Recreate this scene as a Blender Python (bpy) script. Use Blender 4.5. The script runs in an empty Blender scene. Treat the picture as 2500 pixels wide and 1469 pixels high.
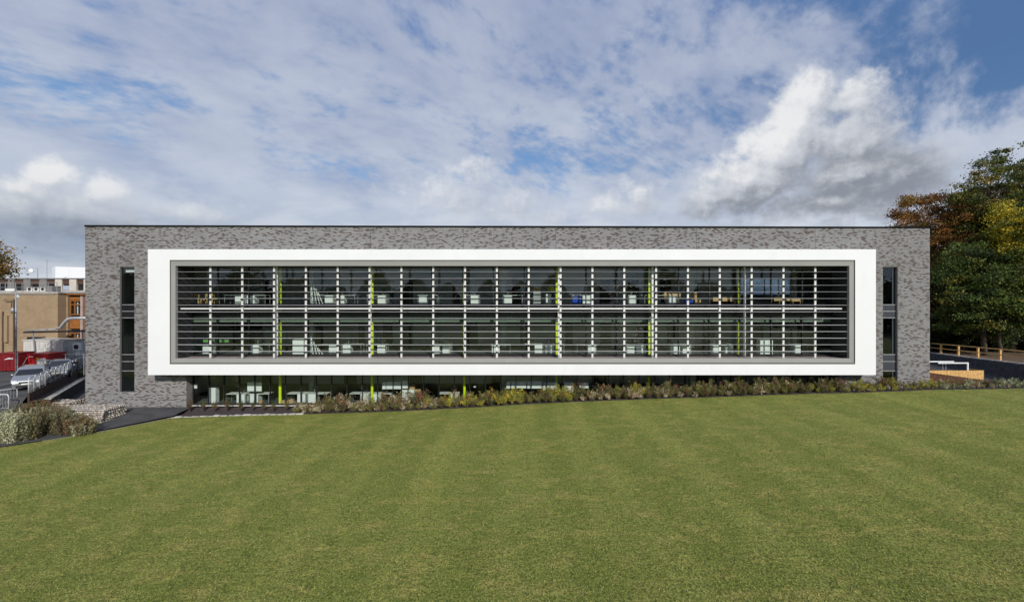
import bpy, math, random
import numpy as np
from math import pi, sin, cos, radians, atan2, sqrt
from mathutils import Vector
R = random.Random(7)
NP = np.random.RandomState(11)
SC = bpy.context.scene
COL = SC.collection
F = 1057.0; CXP = 1250.0; CYP = 734.5; EZ = 8.1      # focal length in photo pixels, centre, eye height

# ------------------------------------------------------------------ camera
cam_d = bpy.data.cameras.new('camera'); cam = bpy.data.objects.new('camera', cam_d); COL.objects.link(cam)
cam.location = (0, 0, EZ); cam.rotation_euler = (pi / 2, 0, 0)
cam_d.sensor_width = 36; cam_d.lens = 36 * F / 2500.0; cam_d.clip_start = 0.1; cam_d.clip_end = 4000
SC.camera = cam
# ------------------------------------------------------------------ sun, exposure
SUN_AZ = radians(19); SUN_EL = radians(30)           # the sun stands behind the camera, a little to the right
sl = bpy.data.lights.new('sun', 'SUN'); sl.energy = 3.7; sl.angle = radians(0.5); sl.color = (1.0, 0.955, 0.88)
sun = bpy.data.objects.new('sun', sl); COL.objects.link(sun)
sdir = Vector((sin(SUN_AZ) * cos(SUN_EL), -cos(SUN_AZ) * cos(SUN_EL), sin(SUN_EL)))
sun.rotation_euler = sdir.to_track_quat('Z', 'Y').to_euler(); sun.location = sdir * 60
SC.view_settings.view_transform = 'Standard'; SC.view_settings.look = 'None'
SC.view_settings.exposure = 0.0; SC.view_settings.gamma = 1.0; SC.view_settings.use_curve_mapping = False
SC.render.engine = 'CYCLES'
SC.cycles.max_bounces = 8; SC.cycles.diffuse_bounces = 3; SC.cycles.glossy_bounces = 3
SC.cycles.transparent_max_bounces = 16; SC.cycles.use_denoising = True
SC.cycles.sample_clamp_indirect = 6
SC.cycles.caustics_reflective = False; SC.cycles.caustics_refractive = False


class NT:
    """small helper to write node trees"""
    def __init__(s, tree): s.t = tree; s.n = tree.nodes; s.l = tree.links
    def new(s, kind, **kw):
        n = s.n.new(kind)
        for k, v in kw.items(): setattr(n, k, v)
        return n
    def put(s, sock, v):
        if v is None: return
        if hasattr(v, 'links'): s.l.new(v, sock)
        else: sock.default_value = v
    def m(s, op, a, b=None, c=None, clamp=False):
        n = s.new('ShaderNodeMath', operation=op, use_clamp=clamp)
        s.put(n.inputs[0], a); s.put(n.inputs[1], b)
        if c is not None: s.put(n.inputs[2], c)
        return n.outputs[0]
    def v(s, op, a, b=None, scale=None):
        n = s.new('ShaderNodeVectorMath', operation=op)
        s.put(n.inputs[0], a); s.put(n.inputs[1], b)
        if scale is not None: s.put(n.inputs[3], scale)
        return n.outputs['Value'] if op in ('LENGTH', 'DOT_PRODUCT', 'DISTANCE') else n.outputs[0]
    def comb(s, x, y, z):
        n = s.new('ShaderNodeCombineXYZ')
        for i, q in enumerate((x, y, z)): s.put(n.inputs[i], q)
        return n.outputs[0]
    def sep(s, vec):
        n = s.new('ShaderNodeSeparateXYZ'); s.put(n.inputs[0], vec); return n.outputs
    def noise(s, vec, scale, detail=4, rough=0.5, dist=0.0):
        n = s.new('ShaderNodeTexNoise'); s.put(n.inputs['Vector'], vec)
        n.inputs['Scale'].default_value = scale; n.inputs['Detail'].default_value = detail
        n.inputs['Roughness'].default_value = rough; n.inputs['Distortion'].default_value = dist
        return n.outputs['Fac']
    def step(s, x, a, b, c=0.0, d=1.0):
        n = s.new('ShaderNodeMapRange', interpolation_type='SMOOTHSTEP')
        s.put(n.inputs[0], x); s.put(n.inputs[1], a); s.put(n.inputs[2], b); s.put(n.inputs[3], c); s.put(n.inputs[4], d)
        return n.outputs[0]
    def mix(s, f, a, b, mode='MIX'):
        n = s.new('ShaderNodeMix', data_type='RGBA', blend_type=mode)
        s.put(n.inputs[0], f); s.put(n.inputs[6], a if hasattr(a, 'links') else (*a, 1)); s.put(n.inputs[7], b if hasattr(b, 'links') else (*b, 1))
        return n.outputs[2]


def lin(r, g, b):
    f = lambda c: (c / 255 / 12.92) if c / 255 <= 0.04045 else ((c / 255 + 0.055) / 1.055) ** 2.4
    return (f(r), f(g), f(b))


# ------------------------------------------------------------------ world: sky with a sheet of broken cloud and cumulus
W = bpy.data.worlds.new('World'); SC.world = W; W.use_nodes = True
W.cycles.sampling_method = 'MANUAL'; W.cycles.sample_map_resolution = 256
w = NT(W.node_tree); w.n.clear()
WS = 0.10                                            # Background strength


def wc(r, g, b, k=1.0):
    c = lin(r, g, b); return tuple(q * k / WS for q in c)


sky = w.new('ShaderNodeTexSky', sky_type='NISHITA'); sky.sun_disc = False
sky.sun_elevation = SUN_EL; sky.sun_rotation = radians(180) - SUN_AZ
sky.air_density = 1.0; sky.dust_density = 0.6; sky.ozone_density = 2.0
tc = w.new('ShaderNodeTexCoord'); D = tc.outputs['Generated']
D = w.v('NORMALIZE', D)
dx, dy, dz = w.sep(D)
az = w.m('ARCTAN2', dx, dy); el = w.m('ARCSINE', dz)
elc = w.m('MAXIMUM', dz, 0.0)


def azel(px, py):
    a = math.atan((px - CXP) / F); e = math.atan((CYP - py) / sqrt((px - CXP) ** 2 + F * F)); return a, e


# broken sheet, laid out on a plane overhead so that it foreshortens towards the horizon
den = w.m('ADD', elc, 0.42)
P = w.comb(w.m('DIVIDE', dx, den), w.m('DIVIDE', dy, den), 0.0)
warp = w.new('ShaderNodeTexNoise'); w.put(warp.inputs['Vector'], P); warp.inputs['Scale'].default_value = 1.1; warp.inputs['Detail'].default_value = 1
P = w.v('ADD', P, w.v('SCALE', w.v('SUBTRACT', warp.outputs['Color'], (0.5, 0.5, 0.5)), None, 0.30))
rot = w.new('ShaderNodeVectorRotate', rotation_type='Z_AXIS'); w.put(rot.inputs['Vector'], P); rot.inputs['Angle'].default_value = radians(-38)
Ps = w.v('MULTIPLY', rot.outputs[0], (0.85, 1.2, 1.0))
big = w.noise(Ps, 3.0, 2, 0.5, 0.0)
fine = w.noise(Ps, 10.0, 6, 0.56, 0.0)
rip = w.noise(w.v('MULTIPLY', rot.outputs[0], (0.9, 1.3, 1.0)), 30.0, 5, 0.55, 0.0)
f1 = w.m('ADD', w.m('MULTIPLY', big, 0.40), w.m('ADD', w.m('MULTIPLY', fine, 0.48), w.m('MULTIPLY', rip, 0.22)))


def blobsum(items, base=None):
    out = base
    for px, py, rx, ry, amp in items:
        a, e = azel(px, py); ra, re = rx / F, ry / F
        g = w.m('ADD', w.m('POWER', w.m('ABSOLUTE', w.m('DIVIDE', w.m('SUBTRACT', az, a), ra)), 2.0), w.m('POWER', w.m('ABSOLUTE', w.m('DIVIDE', w.m('SUBTRACT', el, e), re)), 2.0))
        g = w.m('MULTIPLY', w.m('EXPONENT', w.m('MULTIPLY', g, -1.0)), amp)
        out = g if out is None else w.m('ADD', out, g)
    return out


cover = blobsum([(2560, 40, 420, 190, -0.30), (1780, 0, 130, 50, -0.10), (60, 60, 260, 120, -0.035), (60, 290, 260, 90, -0.025), (900, 400, 420, 50, -0.055), (1400, 400, 260, 50, -0.05), (620, 220, 260, 130, 0.06),
                 (1290, 200, 200, 100, -0.03), (1700, 250, 300, 130, 0.06), (900, 120, 300, 120, 0.04), (330, 290, 120, 60, -0.04), (2080, 150, 230, 100, 0.13),
                 (905, 350, 75, 50, 0.16), (540, 350, 90, 50, 0.14), (2350, 420, 420, 110, 0.16), (150, 560, 500, 120, 0.18), (1300, 600, 1900, 130, 0.14)])
cf = w.m('ADD', w.m('ADD', f1, cover), 0.060)
sheet = w.step(cf, 0.42, 0.64)
tone = w.m('ADD', w.m('MULTIPLY', w.noise(Ps, 4.5, 7, 0.6, 0.0), 0.6), w.m('MULTIPLY', cf, 0.4))
csheet = w.mix(w.step(tone, 0.40, 0.70), wc(158, 170, 197), wc(200, 207, 220))
csheet = w.mix(w.m('MULTIPLY', w.step(cf, 0.66, 0.85), 0.5), csheet, wc(182, 190, 206))
csheet = w.mix(w.step(el, 0.22, 0.62, 0.0, 0.40), csheet, wc(148, 160, 190))
csheet = w.mix(w.step(el, 0.30, 0.12, 0.0, 0.35), csheet, wc(214, 220, 230))
blue = w.mix(1.0, sky.outputs[0], (0.80, 0.98, 1.18), 'MULTIPLY')
blue = w.mix(0.65, blue, w.mix(w.step(el, 0.08, 0.55), wc(132, 178, 220), wc(98, 136, 192)))
blue = w.mix(blobsum([(2500, 60, 560, 300, 0.8)]), blue, wc(78, 110, 155))
base = w.mix(w.m('MULTIPLY', sheet, 0.90), blue, csheet)
lown = w.noise(w.comb(w.m('MULTIPLY', az, 1.0), w.m('MULTIPLY', el, 2.6), 3.3), 6.0, 7, 0.58, 0.2)
lowc = w.mix(w.step(lown, 0.36, 0.62), wc(158, 174, 198), wc(218, 223, 231))
base = w.mix(w.m('MULTIPLY', w.step(el, 0.31, 0.02), w.m('MULTIPLY', w.step(lown, 0.25, 0.52), 0.9)), base, lowc)

# cumulus heaps: ellipses in azimuth and elevation roughened by noise; the same field read a little further towards the light gives relief
HEAPS = [(1830, 440, 170, 80, 1), (1890, 370, 115, 95, 1), (1945, 300, 95, 95, 1), (1990, 240, 70, 70, 1), (2070, 330, 140, 100, 1), (2110, 430, 220, 90, 1), (2080, 250, 100, 60, .7), (1790, 480, 150, 50, 1), (2220, 450, 110, 50, .8), (1740, 505, 110, 34, 1), (2010, 490, 260, 44, 1),
         (1490, 505, 85, 42, .9), (1560, 482, 60, 42, .9), (120, 430, 110, 56, .9), (70, 465, 120, 50, .9), (255, 472, 72, 56, .9), (190, 520, 180, 60, 1), (40, 510, 130, 75, .9), (450, 520, 110, 34, .7), (1262, 484, 52, 40, .6), (1180, 440, 80, 45, .6), (1110, 480, 150, 44, .6),
         (2030, 548, 40, 24, .9), (1800, 556, 50, 14, .8), (1290, 528, 90, 18, .6),
         (-500, 450, 200, 90, 1), (3300, 480, 300, 100, 1)]
g = bpy.data.node_groups.new('heap_field', 'ShaderNodeTree')
g.interface.new_socket('az', in_out='INPUT', socket_type='NodeSocketFloat'); g.interface.new_socket('el', in_out='INPUT', socket_type='NodeSocketFloat')
g.interface.new_socket('field', in_out='OUTPUT', socket_type='NodeSocketFloat')
q = NT(g); gi = q.new('NodeGroupInput'); go = q.new('NodeGroupOutput')
vec = q.comb(gi.outputs[0], gi.outputs[1], 0.7)
n1 = q.noise(vec, 15.0, 8, 0.62, 0.0)
n2 = q.noise(q.v('ADD', vec, (5.0, 3.0, 0)), 30.0, 5, 0.6, 0.0)
acc = None
for px, py, rx, ry, am in HEAPS:
    a, e = azel(px, py) if abs(px - CXP) < 1300 else ((px - CXP) / F * 0.75, azel(CXP, py)[1])
    kx = 1 / (1 + ((px - CXP) / F) ** 2) if abs(px - CXP) < 1300 else 1
    gx = q.m('DIVIDE', q.m('SUBTRACT', gi.outputs[0], a), rx / F * kx); gy = q.m('DIVIDE', q.m('SUBTRACT', gi.outputs[1], e), ry / F * sqrt(kx))
    d = q.m('SUBTRACT', 1.0, q.m('SQRT', q.m('ADD', q.m('MULTIPLY', gx, gx), q.m('MULTIPLY', gy, gy))))
    d = q.m('MULTIPLY', d, min(1.0, ry / 60) * (.6 + .4 * am))
    acc = d if acc is None else q.m('SMOOTH_MAX', acc, d, 0.10)
fld = q.m('ADD', acc, q.m('ADD', q.m('MULTIPLY', q.m('SUBTRACT', n1, 0.5), 1.9), q.m('MULTIPLY', q.m('SUBTRACT', n2, 0.5), 0.38)))
q.put(go.inputs[0], fld)
def field(a, e):
    n = w.new('ShaderNodeGroup'); n.node_tree = g; w.put(n.inputs[0], a); w.put(n.inputs[1], e); return n.outputs[0]
F0 = field(az, el)
F1 = field(w.m('SUBTRACT', az, 0.008), w.m('ADD', el, 0.012))
F2 = field(w.m('SUBTRACT', az, 0.035), w.m('ADD', el, 0.050))
hm = w.m('MULTIPLY', w.step(F0, -0.15, 0.55), w.m('SUBTRACT', 1.0, blobsum([(1180, 460, 230, 75, 0.55), (1500, 500, 150, 60, 0.25), (450, 520, 150, 50, 0.5)])))
sh = w.m('ADD', 0.53, w.m('ADD', w.m('MULTIPLY', w.m('SUBTRACT', F0, F1), 0.62), w.m('MULTIPLY', w.m('SUBTRACT', F0, F2), 0.30)))
darkspots = blobsum([(2110, 405, 170, 60, 0.42), (1800, 515, 280, 50, 0.40), (2000, 490, 360, 75, 0.30), (2060, 300, 90, 100, 0.15), (60, 560, 240, 60, 0.45), (1880, 330, 130, 140, -0.30), (120, 415, 110, 40, -0.28), (255, 455, 60, 30, -0.2), (1500, 490, 70, 30, -0.2), (2200, 470, 160, 60, 0.12)])
dn_ = w.noise(w.comb(az, w.m('MULTIPLY', el, 1.7), 1.9), 17.0, 6, 0.6)
sh = w.m('SUBTRACT', sh, w.m('MULTIPLY', darkspots, w.step(dn_, 0.25, 0.75, 0.55, 1.25)))
ch = w.mix(w.step(sh, -0.30, 0.62), wc(132, 137, 147), wc(203, 207, 214))
ch = w.mix(w.step(sh, 0.45, 1.15), ch, wc(242, 242, 241))
final = w.mix(w.m('MULTIPLY', hm, 0.88), base, ch)
leftdark = blobsum([(60, 575, 420, 60, 0.55)])
final = w.mix(leftdark, final, wc(122, 138, 160))
bg = w.new('ShaderNodeBackground'); w.put(bg.inputs[0], final); bg.inputs[1].default_value = WS
wo = w.new('ShaderNodeOutputWorld'); w.l.new(bg.outputs[0], wo.inputs[0])

# ------------------------------------------------------------------ materials
MATS = {}


def mat(name, col, rough=0.6, metal=0.0, var=0.12, vscale=1.5, bump=0.0, bscale=30.0, spec=0.5, dirt=None):
    if name in MATS: return MATS[name]
    m = bpy.data.materials.new(name); m.use_nodes = True; t = NT(m.node_tree); b = t.n['Principled BSDF']
    tc = t.new('ShaderNodeTexCoord'); oi = t.new('ShaderNodeObjectInfo')
    p = t.v('ADD', tc.outputs['Object'], t.v('SCALE', (17.0, 9.0, 5.0), None, oi.outputs['Random']))
    n = t.noise(p, vscale, 6, 0.6)
    hi = tuple(min(1, c * (1 + var)) for c in col); lo = tuple(c * (1 - var) for c in col)
    c = t.mix(t.step(n, 0.3, 0.7), lo, hi)
    if dirt:
        dn = t.noise(t.v('MULTIPLY', p, (1.0, 1.0, 0.25)), vscale * 2.2, 6, 0.65, 0.4)
        c = t.mix(t.m('MULTIPLY', t.step(dn, 0.52, 0.72), dirt[1]), c, dirt[0])
    t.put(b.inputs['Base Color'], c)
    b.inputs['Roughness'].default_value = rough; b.inputs['Metallic'].default_value = metal
    b.inputs['Specular IOR Level'].default_value = spec
    if bump:
        bn = t.new('ShaderNodeBump'); bn.inputs['Strength'].default_value = bump; bn.inputs['Distance'].default_value = 0.02
        t.put(bn.inputs['Height'], t.noise(p, bscale, 5, 0.6)); t.put(b.inputs['Normal'], bn.outputs[0])
    MATS[name] = m; return m


def attr_mat(name, rough=0.85, trans=0.0, bump=0.0, spec=0.25, bscale=60, nv=0.0):
    m = bpy.data.materials.new(name); m.use_nodes = True; t = NT(m.node_tree); b = t.n['Principled BSDF']; out = t.n['Material Output']
    at = t.new('ShaderNodeAttribute', attribute_name='Col'); c = at.outputs['Color']
    tc = t.new('ShaderNodeTexCoord')
    if nv:
        nn = t.noise(tc.outputs['Object'], 0.35, 5, 0.6)
        c = t.mix(1.0, c, t.mix(t.step(nn, 0.3, 0.7), (1 - nv,) * 3, (1 + nv,) * 3), 'MULTIPLY')
    t.put(b.inputs['Base Color'], c); b.inputs['Roughness'].default_value = rough; b.inputs['Specular IOR Level'].default_value = spec
    if bump:
        bn = t.new('ShaderNodeBump'); bn.inputs['Strength'].default_value = bump; bn.inputs['Distance'].default_value = 0.01
        t.put(bn.inputs['Height'], t.noise(tc.outputs['Object'], bscale, 4, 0.6)); t.put(b.inputs['Normal'], bn.outputs[0])
    if trans:
        tr = t.new('ShaderNodeBsdfTranslucent'); t.put(tr.inputs[0], c)
        mx = t.new('ShaderNodeMixShader'); mx.inputs[0].default_value = trans
        t.l.new(b.outputs[0], mx.inputs[1]); t.l.new(tr.outputs[0], mx.inputs[2]); t.l.new(mx.outputs[0], out.inputs[0])
    MATS[name] = m; return m


def glass_mat(name, tint, f0=0.05, rough=0.0):
    m = bpy.data.materials.new(name); m.use_nodes = True; t = NT(m.node_tree); t.n.clear(); out = t.new('ShaderNodeOutputMaterial')
    tr = t.new('ShaderNodeBsdfTransparent'); tr.inputs[0].default_value = (*tint, 1)
    gl = t.new('ShaderNodeBsdfGlossy'); gl.inputs['Roughness'].default_value = rough; gl.inputs[0].default_value = (0.93, 0.97, 1.0, 1)
    tc = t.new('ShaderNodeTexCoord'); oi = t.new('ShaderNodeObjectInfo')
    bn = t.new('ShaderNodeBump'); bn.inputs['Strength'].default_value = 0.02; bn.inputs['Distance'].default_value = 0.05
    t.put(bn.inputs['Height'], t.noise(t.v('ADD', tc.outputs['Object'], t.v('SCALE', (7.0, 9.0, 5.0), None, oi.outputs['Random'])), 1.1, 2)); t.put(gl.inputs['Normal'], bn.outputs[0])
    lw = t.new('ShaderNodeLayerWeight'); lw.inputs[0].default_value = 0.5
    fac = t.m('ADD', f0, t.m('MULTIPLY', t.m('POWER', lw.outputs['Facing'], 5.0), 1 - f0))
    mx = t.new('ShaderNodeMixShader'); t.put(mx.inputs[0], fac); t.l.new(tr.outputs[0], mx.inputs[1]); t.l.new(gl.outputs[0], mx.inputs[2]); t.l.new(mx.outputs[0], out.inputs[0])
    MATS[name] = m; return m


M = mat
white_render = M('white_render', (0.755, 0.765, 0.785), 0.75, var=0.02, vscale=0.35, dirt=((0.68, 0.69, 0.70), 0.3), bump=0.05, bscale=20)
grey_trim = M('grey_trim', (0.285, 0.285, 0.275), 0.45, var=0.04, vscale=0.6)
dark_clad = M('dark_cladding', (0.030, 0.030, 0.034), 0.55, var=0.2)
alu = M('silver_aluminium', (0.66, 0.655, 0.665), 0.42, 0.1, var=0.05, vscale=3)
fin_m = M('grey_fin_aluminium', (0.64, 0.64, 0.62), 0.5, 0.1, var=0.05, vscale=3)
black_metal = M('black_frame', (0.018, 0.018, 0.02), 0.4, var=0.1)
lime = M('lime_paint', (0.66, 0.80, 0.015), 0.45, var=0.05)
brick_m = attr_mat('grey_brick', 0.82, bump=0.3, nv=0.07)
mortar = M('grey_mortar', (0.22, 0.217, 0.215), 0.95, var=0.1, bump=0.3)
concrete = M('pale_concrete', (0.42, 0.40, 0.37), 0.85, var=0.15, bump=0.3, dirt=((0.2, 0.19, 0.17), 0.5))
deck_m = M('walkway_deck', (0.40, 0.34, 0.33), 0.7, var=0.3, vscale=6)
carpet = M('grey_carpet', (0.075, 0.08, 0.077), 0.95, var=0.12)
int_wall = M('interior_wall', (0.66, 0.68, 0.65), 0.9, var=0.04)
ceil_m = M('ceiling_tile', (0.50, 0.53, 0.51), 0.9, var=0.04)
door_dark = M('dark_door', (0.022, 0.022, 0.022), 0.5)
roof_m = M('roof_membrane', (0.12, 0.12, 0.12), 0.9)
asphalt = M('asphalt', (0.060, 0.060, 0.064), 0.93, var=0.25, vscale=1.2, bump=0.6, bscale=60, dirt=((0.10, 0.098, 0.095), 0.6))
mulch = M('bark_mulch', (0.055, 0.040, 0.040), 0.95, var=0.5, vscale=12, bump=1.0, bscale=25)
glass = glass_mat('window_glass', (0.93, 0.965, 0.945), 0.040)
glassg = glass_mat('slot_glass', (0.88, 0.91, 0.91), 0.045)
white_lam = M('white_laminate', (0.78, 0.79, 0.78), 0.4, var=0.02)
grey_plastic = M('grey_plastic', (0.3, 0.31, 0.31), 0.5)
black_plastic = M('black_plastic', (0.02, 0.02, 0.022), 0.45)
cardboard = M('cardboard', (0.50, 0.32, 0.15), 0.85, var=0.15, vscale=2)
timber_pale = M('pale_timber', (0.62, 0.37, 0.13), 0.7, var=0.22, vscale=4, bump=0.2)
wood_light = M('light_wood', (0.55, 0.36, 0.14), 0.55, var=0.15, vscale=4)
blue_pl = M('blue_plastic', (0.01, 0.07, 0.50), 0.45)
green_fab = M('green_fabric', (0.10, 0.32, 0.06), 0.8)
leaf_m = attr_mat('autumn_leaves', 0.6, trans=0.28, spec=0.2)
bark = M('bark', (0.060, 0.045, 0.032), 0.95, var=0.3, vscale=6, bump=0.8, bscale=12)
stone_m = attr_mat('gabion_stone', 0.9, bump=0.6, bscale=20)
galv = M('galvanised_steel', (0.36, 0.37, 0.39), 0.5, 0.4, var=0.15, vscale=5)

# ------------------------------------------------------------------ mesh helpers
OFF = {}


class MB:
    def __init__(s): s.v = []; s.f = []; s.mi = []; s.cur = 0; s.ms = []
    def use(s, m):
        if m not in s.ms: s.ms.append(m)
        s.cur = s.ms.index(m); return s
    def face(s, pts):
        n = len(s.v); s.v += [tuple(p) for p in pts]; s.f.append(list(range(n, n + len(pts)))); s.mi.append(s.cur)
    def box(s, x0, x1, y0, y1, z0, z1):
        if x0 > x1: x0, x1 = x1, x0
        if y0 > y1: y0, y1 = y1, y0
        if z0 > z1: z0, z1 = z1, z0
        n = len(s.v)
        s.v += [(x0, y0, z0), (x1, y0, z0), (x1, y1, z0), (x0, y1, z0), (x0, y0, z1), (x1, y0, z1), (x1, y1, z1), (x0, y1, z1)]
        for q in ((0, 3, 2, 1), (4, 5, 6, 7), (0, 1, 5, 4), (1, 2, 6, 5), (2, 3, 7, 6), (3, 0, 4, 7)):
            s.f.append([n + i for i in q]); s.mi.append(s.cur)
        return s
    def hexa(s, p):           # 8 points: bottom ring then top ring
        n = len(s.v); s.v += [tuple(a) for a in p]
        for q in ((0, 3, 2, 1), (4, 5, 6, 7), (0, 1, 5, 4), (1, 2, 6, 5), (2, 3, 7, 6), (3, 0, 4, 7)):
            s.f.append([n + i for i in q]); s.mi.append(s.cur)
        return s
    def bar(s, a, b, wd, ht=None):     # rectangular bar between two points
        a = Vector(a); b = Vector(b); d = (b - a).normalized(); ht = ht or wd
        up = Vector((0, 0, 1)) if abs(d.z) < 0.95 else Vector((0, 1, 0))
        sx = d.cross(up).normalized() * wd / 2; sy = sx.cross(d).normalized() * ht / 2
        return s.hexa([a - sx - sy, a + sx - sy, a + sx + sy, a - sx + sy, b - sx - sy, b + sx - sy, b + sx + sy, b - sx + sy])
    def tube(s, pts, rad, n=8, cap=True):
        pts = [Vector(p) for p in pts]
        if not hasattr(rad, '__len__'): rad = [rad] * len(pts)
        rings = []
        for i, p in enumerate(pts):
            d = (pts[min(i + 1, len(pts) - 1)] - pts[max(i - 1, 0)]).normalized()
            up = Vector((0, 0, 1)) if abs(d.z) < 0.9 else Vector((1, 0, 0))
            a = d.cross(up).normalized(); b = a.cross(d).normalized()
            k = len(s.v)
            for j in range(n):
                t = 2 * pi * j / n; s.v.append(tuple(p + (a * cos(t) + b * sin(t)) * rad[i]))
            rings.append(k)
        for r0, r1 in zip(rings, rings[1:]):
            for j in range(n):
                s.f.append([r0 + j, r0 + (j + 1) % n, r1 + (j + 1) % n, r1 + j]); s.mi.append(s.cur)
        if cap:
            s.f.append([rings[0] + j for j in range(n)][::-1]); s.mi.append(s.cur)
            s.f.append([rings[-1] + j for j in range(n)]); s.mi.append(s.cur)
        return s
    def ball(s, c, rx, ry=None, rz=None, n=8, m=6):
        ry = ry or rx; rz = rz or rx; k = len(s.v)
        for i in range(m + 1):
            th = pi * i / m
            for j in range(n):
                ph = 2 * pi * j / n; s.v.append((c[0] + rx * sin(th) * cos(ph), c[1] + ry * sin(th) * sin(ph), c[2] + rz * cos(th)))
        for i in range(m):
            for j in range(n):
                s.f.append([k + i * n + j, k + (i + 1) * n + j, k + (i + 1) * n + (j + 1) % n, k + i * n + (j + 1) % n]); s.mi.append(s.cur)
        return s
    def build(s, name, m=None, parent=None, smooth=False, kind=None, bevel=0):
        off = OFF.get(parent.name, (0, 0, 0)) if parent else (0, 0, 0)
        me = bpy.data.meshes.new(name)
        me.from_pydata([(a - off[0], b - off[1], c - off[2]) for a, b, c in s.v], [], s.f)
        if m is not None: me.materials.append(m)
        else:
            for q in s.ms: me.materials.append(q)
            me.polygons.foreach_set('material_index', s.mi)
        if smooth: me.polygons.foreach_set('use_smooth', [True] * len(me.polygons))
        me.update()
        o = bpy.data.objects.new(name, me); COL.objects.link(o)
        if parent: o.parent = parent; OFF[o.name] = off
        if kind: o['kind'] = kind
        if bevel:
            b = o.modifiers.new('bevel', 'BEVEL'); b.width = bevel; b.segments = 2; b.limit_method = 'ANGLE'
        return o


def tag(o, label=None, cat=None, group=None, kind=None):
    if label: o['label'] = label
    if cat: o['category'] = cat
    if group: o['group'] = group
    if kind: o['kind'] = kind
    return o


def thing(name, label, cat, loc=(0, 0, 0), group=None, world=False, rz=0):
    o = bpy.data.objects.new(name, None); COL.objects.link(o); o.location = loc; o.rotation_euler = (0, 0, rz)
    o.empty_display_size = 0.3
    if world: OFF[o.name] = tuple(loc)
    return tag(o, label, cat, group)


def copy_tree(o, parent=None):
    c = o.copy(); COL.objects.link(c)
    if parent: c.parent = parent
    for ch in list(o.children): copy_tree(ch, c)
    return c


def box(x0, x1, y0, y1, z0, z1): return MB().box(x0, x1, y0, y1, z0, z1)


def at(px, py, Y): return Vector(((px - CXP) * Y / F, Y, EZ - (py - CYP) * Y / F))
def X_(px, Y): return (px - CXP) * Y / F
def Z_(py, Y): return EZ - (py - CYP) * Y / F


def np_mesh(name, verts, faces_per, nf, cols=None, m=None, parent=None, mats_idx=None, kind=None):
    """quads from a numpy array (nf*4 verts) with a per-face colour"""
    me = bpy.data.meshes.new(name); nv = len(verts)
    me.vertices.add(nv); me.vertices.foreach_set('co', np.asarray(verts, dtype=np.float32).ravel())
    fa = np.asarray(faces_per, dtype=np.int32).reshape(-1, 4); nf = len(fa)
    me.loops.add(nf * 4); me.loops.foreach_set('vertex_index', fa.ravel())
    me.polygons.add(nf); me.polygons.foreach_set('loop_start', np.arange(nf, dtype=np.int32) * 4)
    if cols is not None:
        a = me.color_attributes.new('Col', 'FLOAT_COLOR', 'CORNER')
        c4 = np.ones((nf, 4, 4), dtype=np.float32); c4[:, :, :3] = np.asarray(cols, dtype=np.float32)[:, None, :]
        a.data.foreach_set('color', c4.ravel())
    if m: me.materials.append(m)
    me.update(calc_edges=True); me.validate()
    if name is None: return me
    o = bpy.data.objects.new(name, me); COL.objects.link(o)
    if parent: o.parent = parent; OFF[o.name] = OFF.get(parent.name, (0, 0, 0))
    if kind: o['kind'] = kind
    return o


def leaf_quads(cen, size, flat=0.0, droop=0.0, rs=NP, aspect=0.6):
    """one bent card per centre: random orientation, vertex array and face indices"""
    n = len(cen); a = rs.normal(size=(n, 3)); a /= np.linalg.norm(a, axis=1)[:, None]
    a[:, 2] = a[:, 2] * (1 - flat) - droop; a /= np.linalg.norm(a, axis=1)[:, None]
    b = rs.normal(size=(n, 3)); b -= (b * a).sum(1)[:, None] * a; b /= np.linalg.norm(b, axis=1)[:, None]
    s = size * rs.uniform(0.6, 1.35, n)[:, None]
    v = np.stack([cen - a * s * 0.5, cen + b * s * 0.5 * aspect, cen + a * s * 0.5, cen - b * s * 0.5 * aspect], 1)
    return v.reshape(-1, 3), np.arange(n * 4, dtype=np.int32).reshape(-1, 4)


# ================================================================== GROUND
LX = [-60, -36, -30, -27.3, -24.6, -15.7, -2.96, 10.4, 24.9, 30.8, 37, 60]
LY = [10, 21.5, 25.8, 28.2, 31.25, 31.3, 31.3, 31.3, 31.3, 31.3, 31.3, 31.3]
LZ = [-0.6, -0.62, -0.6, -0.52, -0.32, -0.13, 0.40, 1.08, 1.44, 1.73, 1.79, 1.85]
def lawn_edge(x): return float(np.interp(x, LX, LY))
def lawn_ze(x): return float(np.interp(x, LX, LZ))
def lawn_z(x, y):
    t = min(1.0, max(0.0, (31.3 - y) / 40.0))
    return lawn_ze(x) + 0.25 * t + 0.05 * sin(x * 0.31 + 1) * sin(y * 0.23)

# big ground sheet
gr = M('rough_ground', (0.10, 0.105, 0.05), 0.95, var=0.3, vscale=0.2)
mb = MB(); mb.face([(-900, -900, -1.1), (900, -900, -1.1), (900, 1200, -1.1), (-900, 1200, -1.1)]); mb.build('ground', gr, kind='structure')

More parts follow.
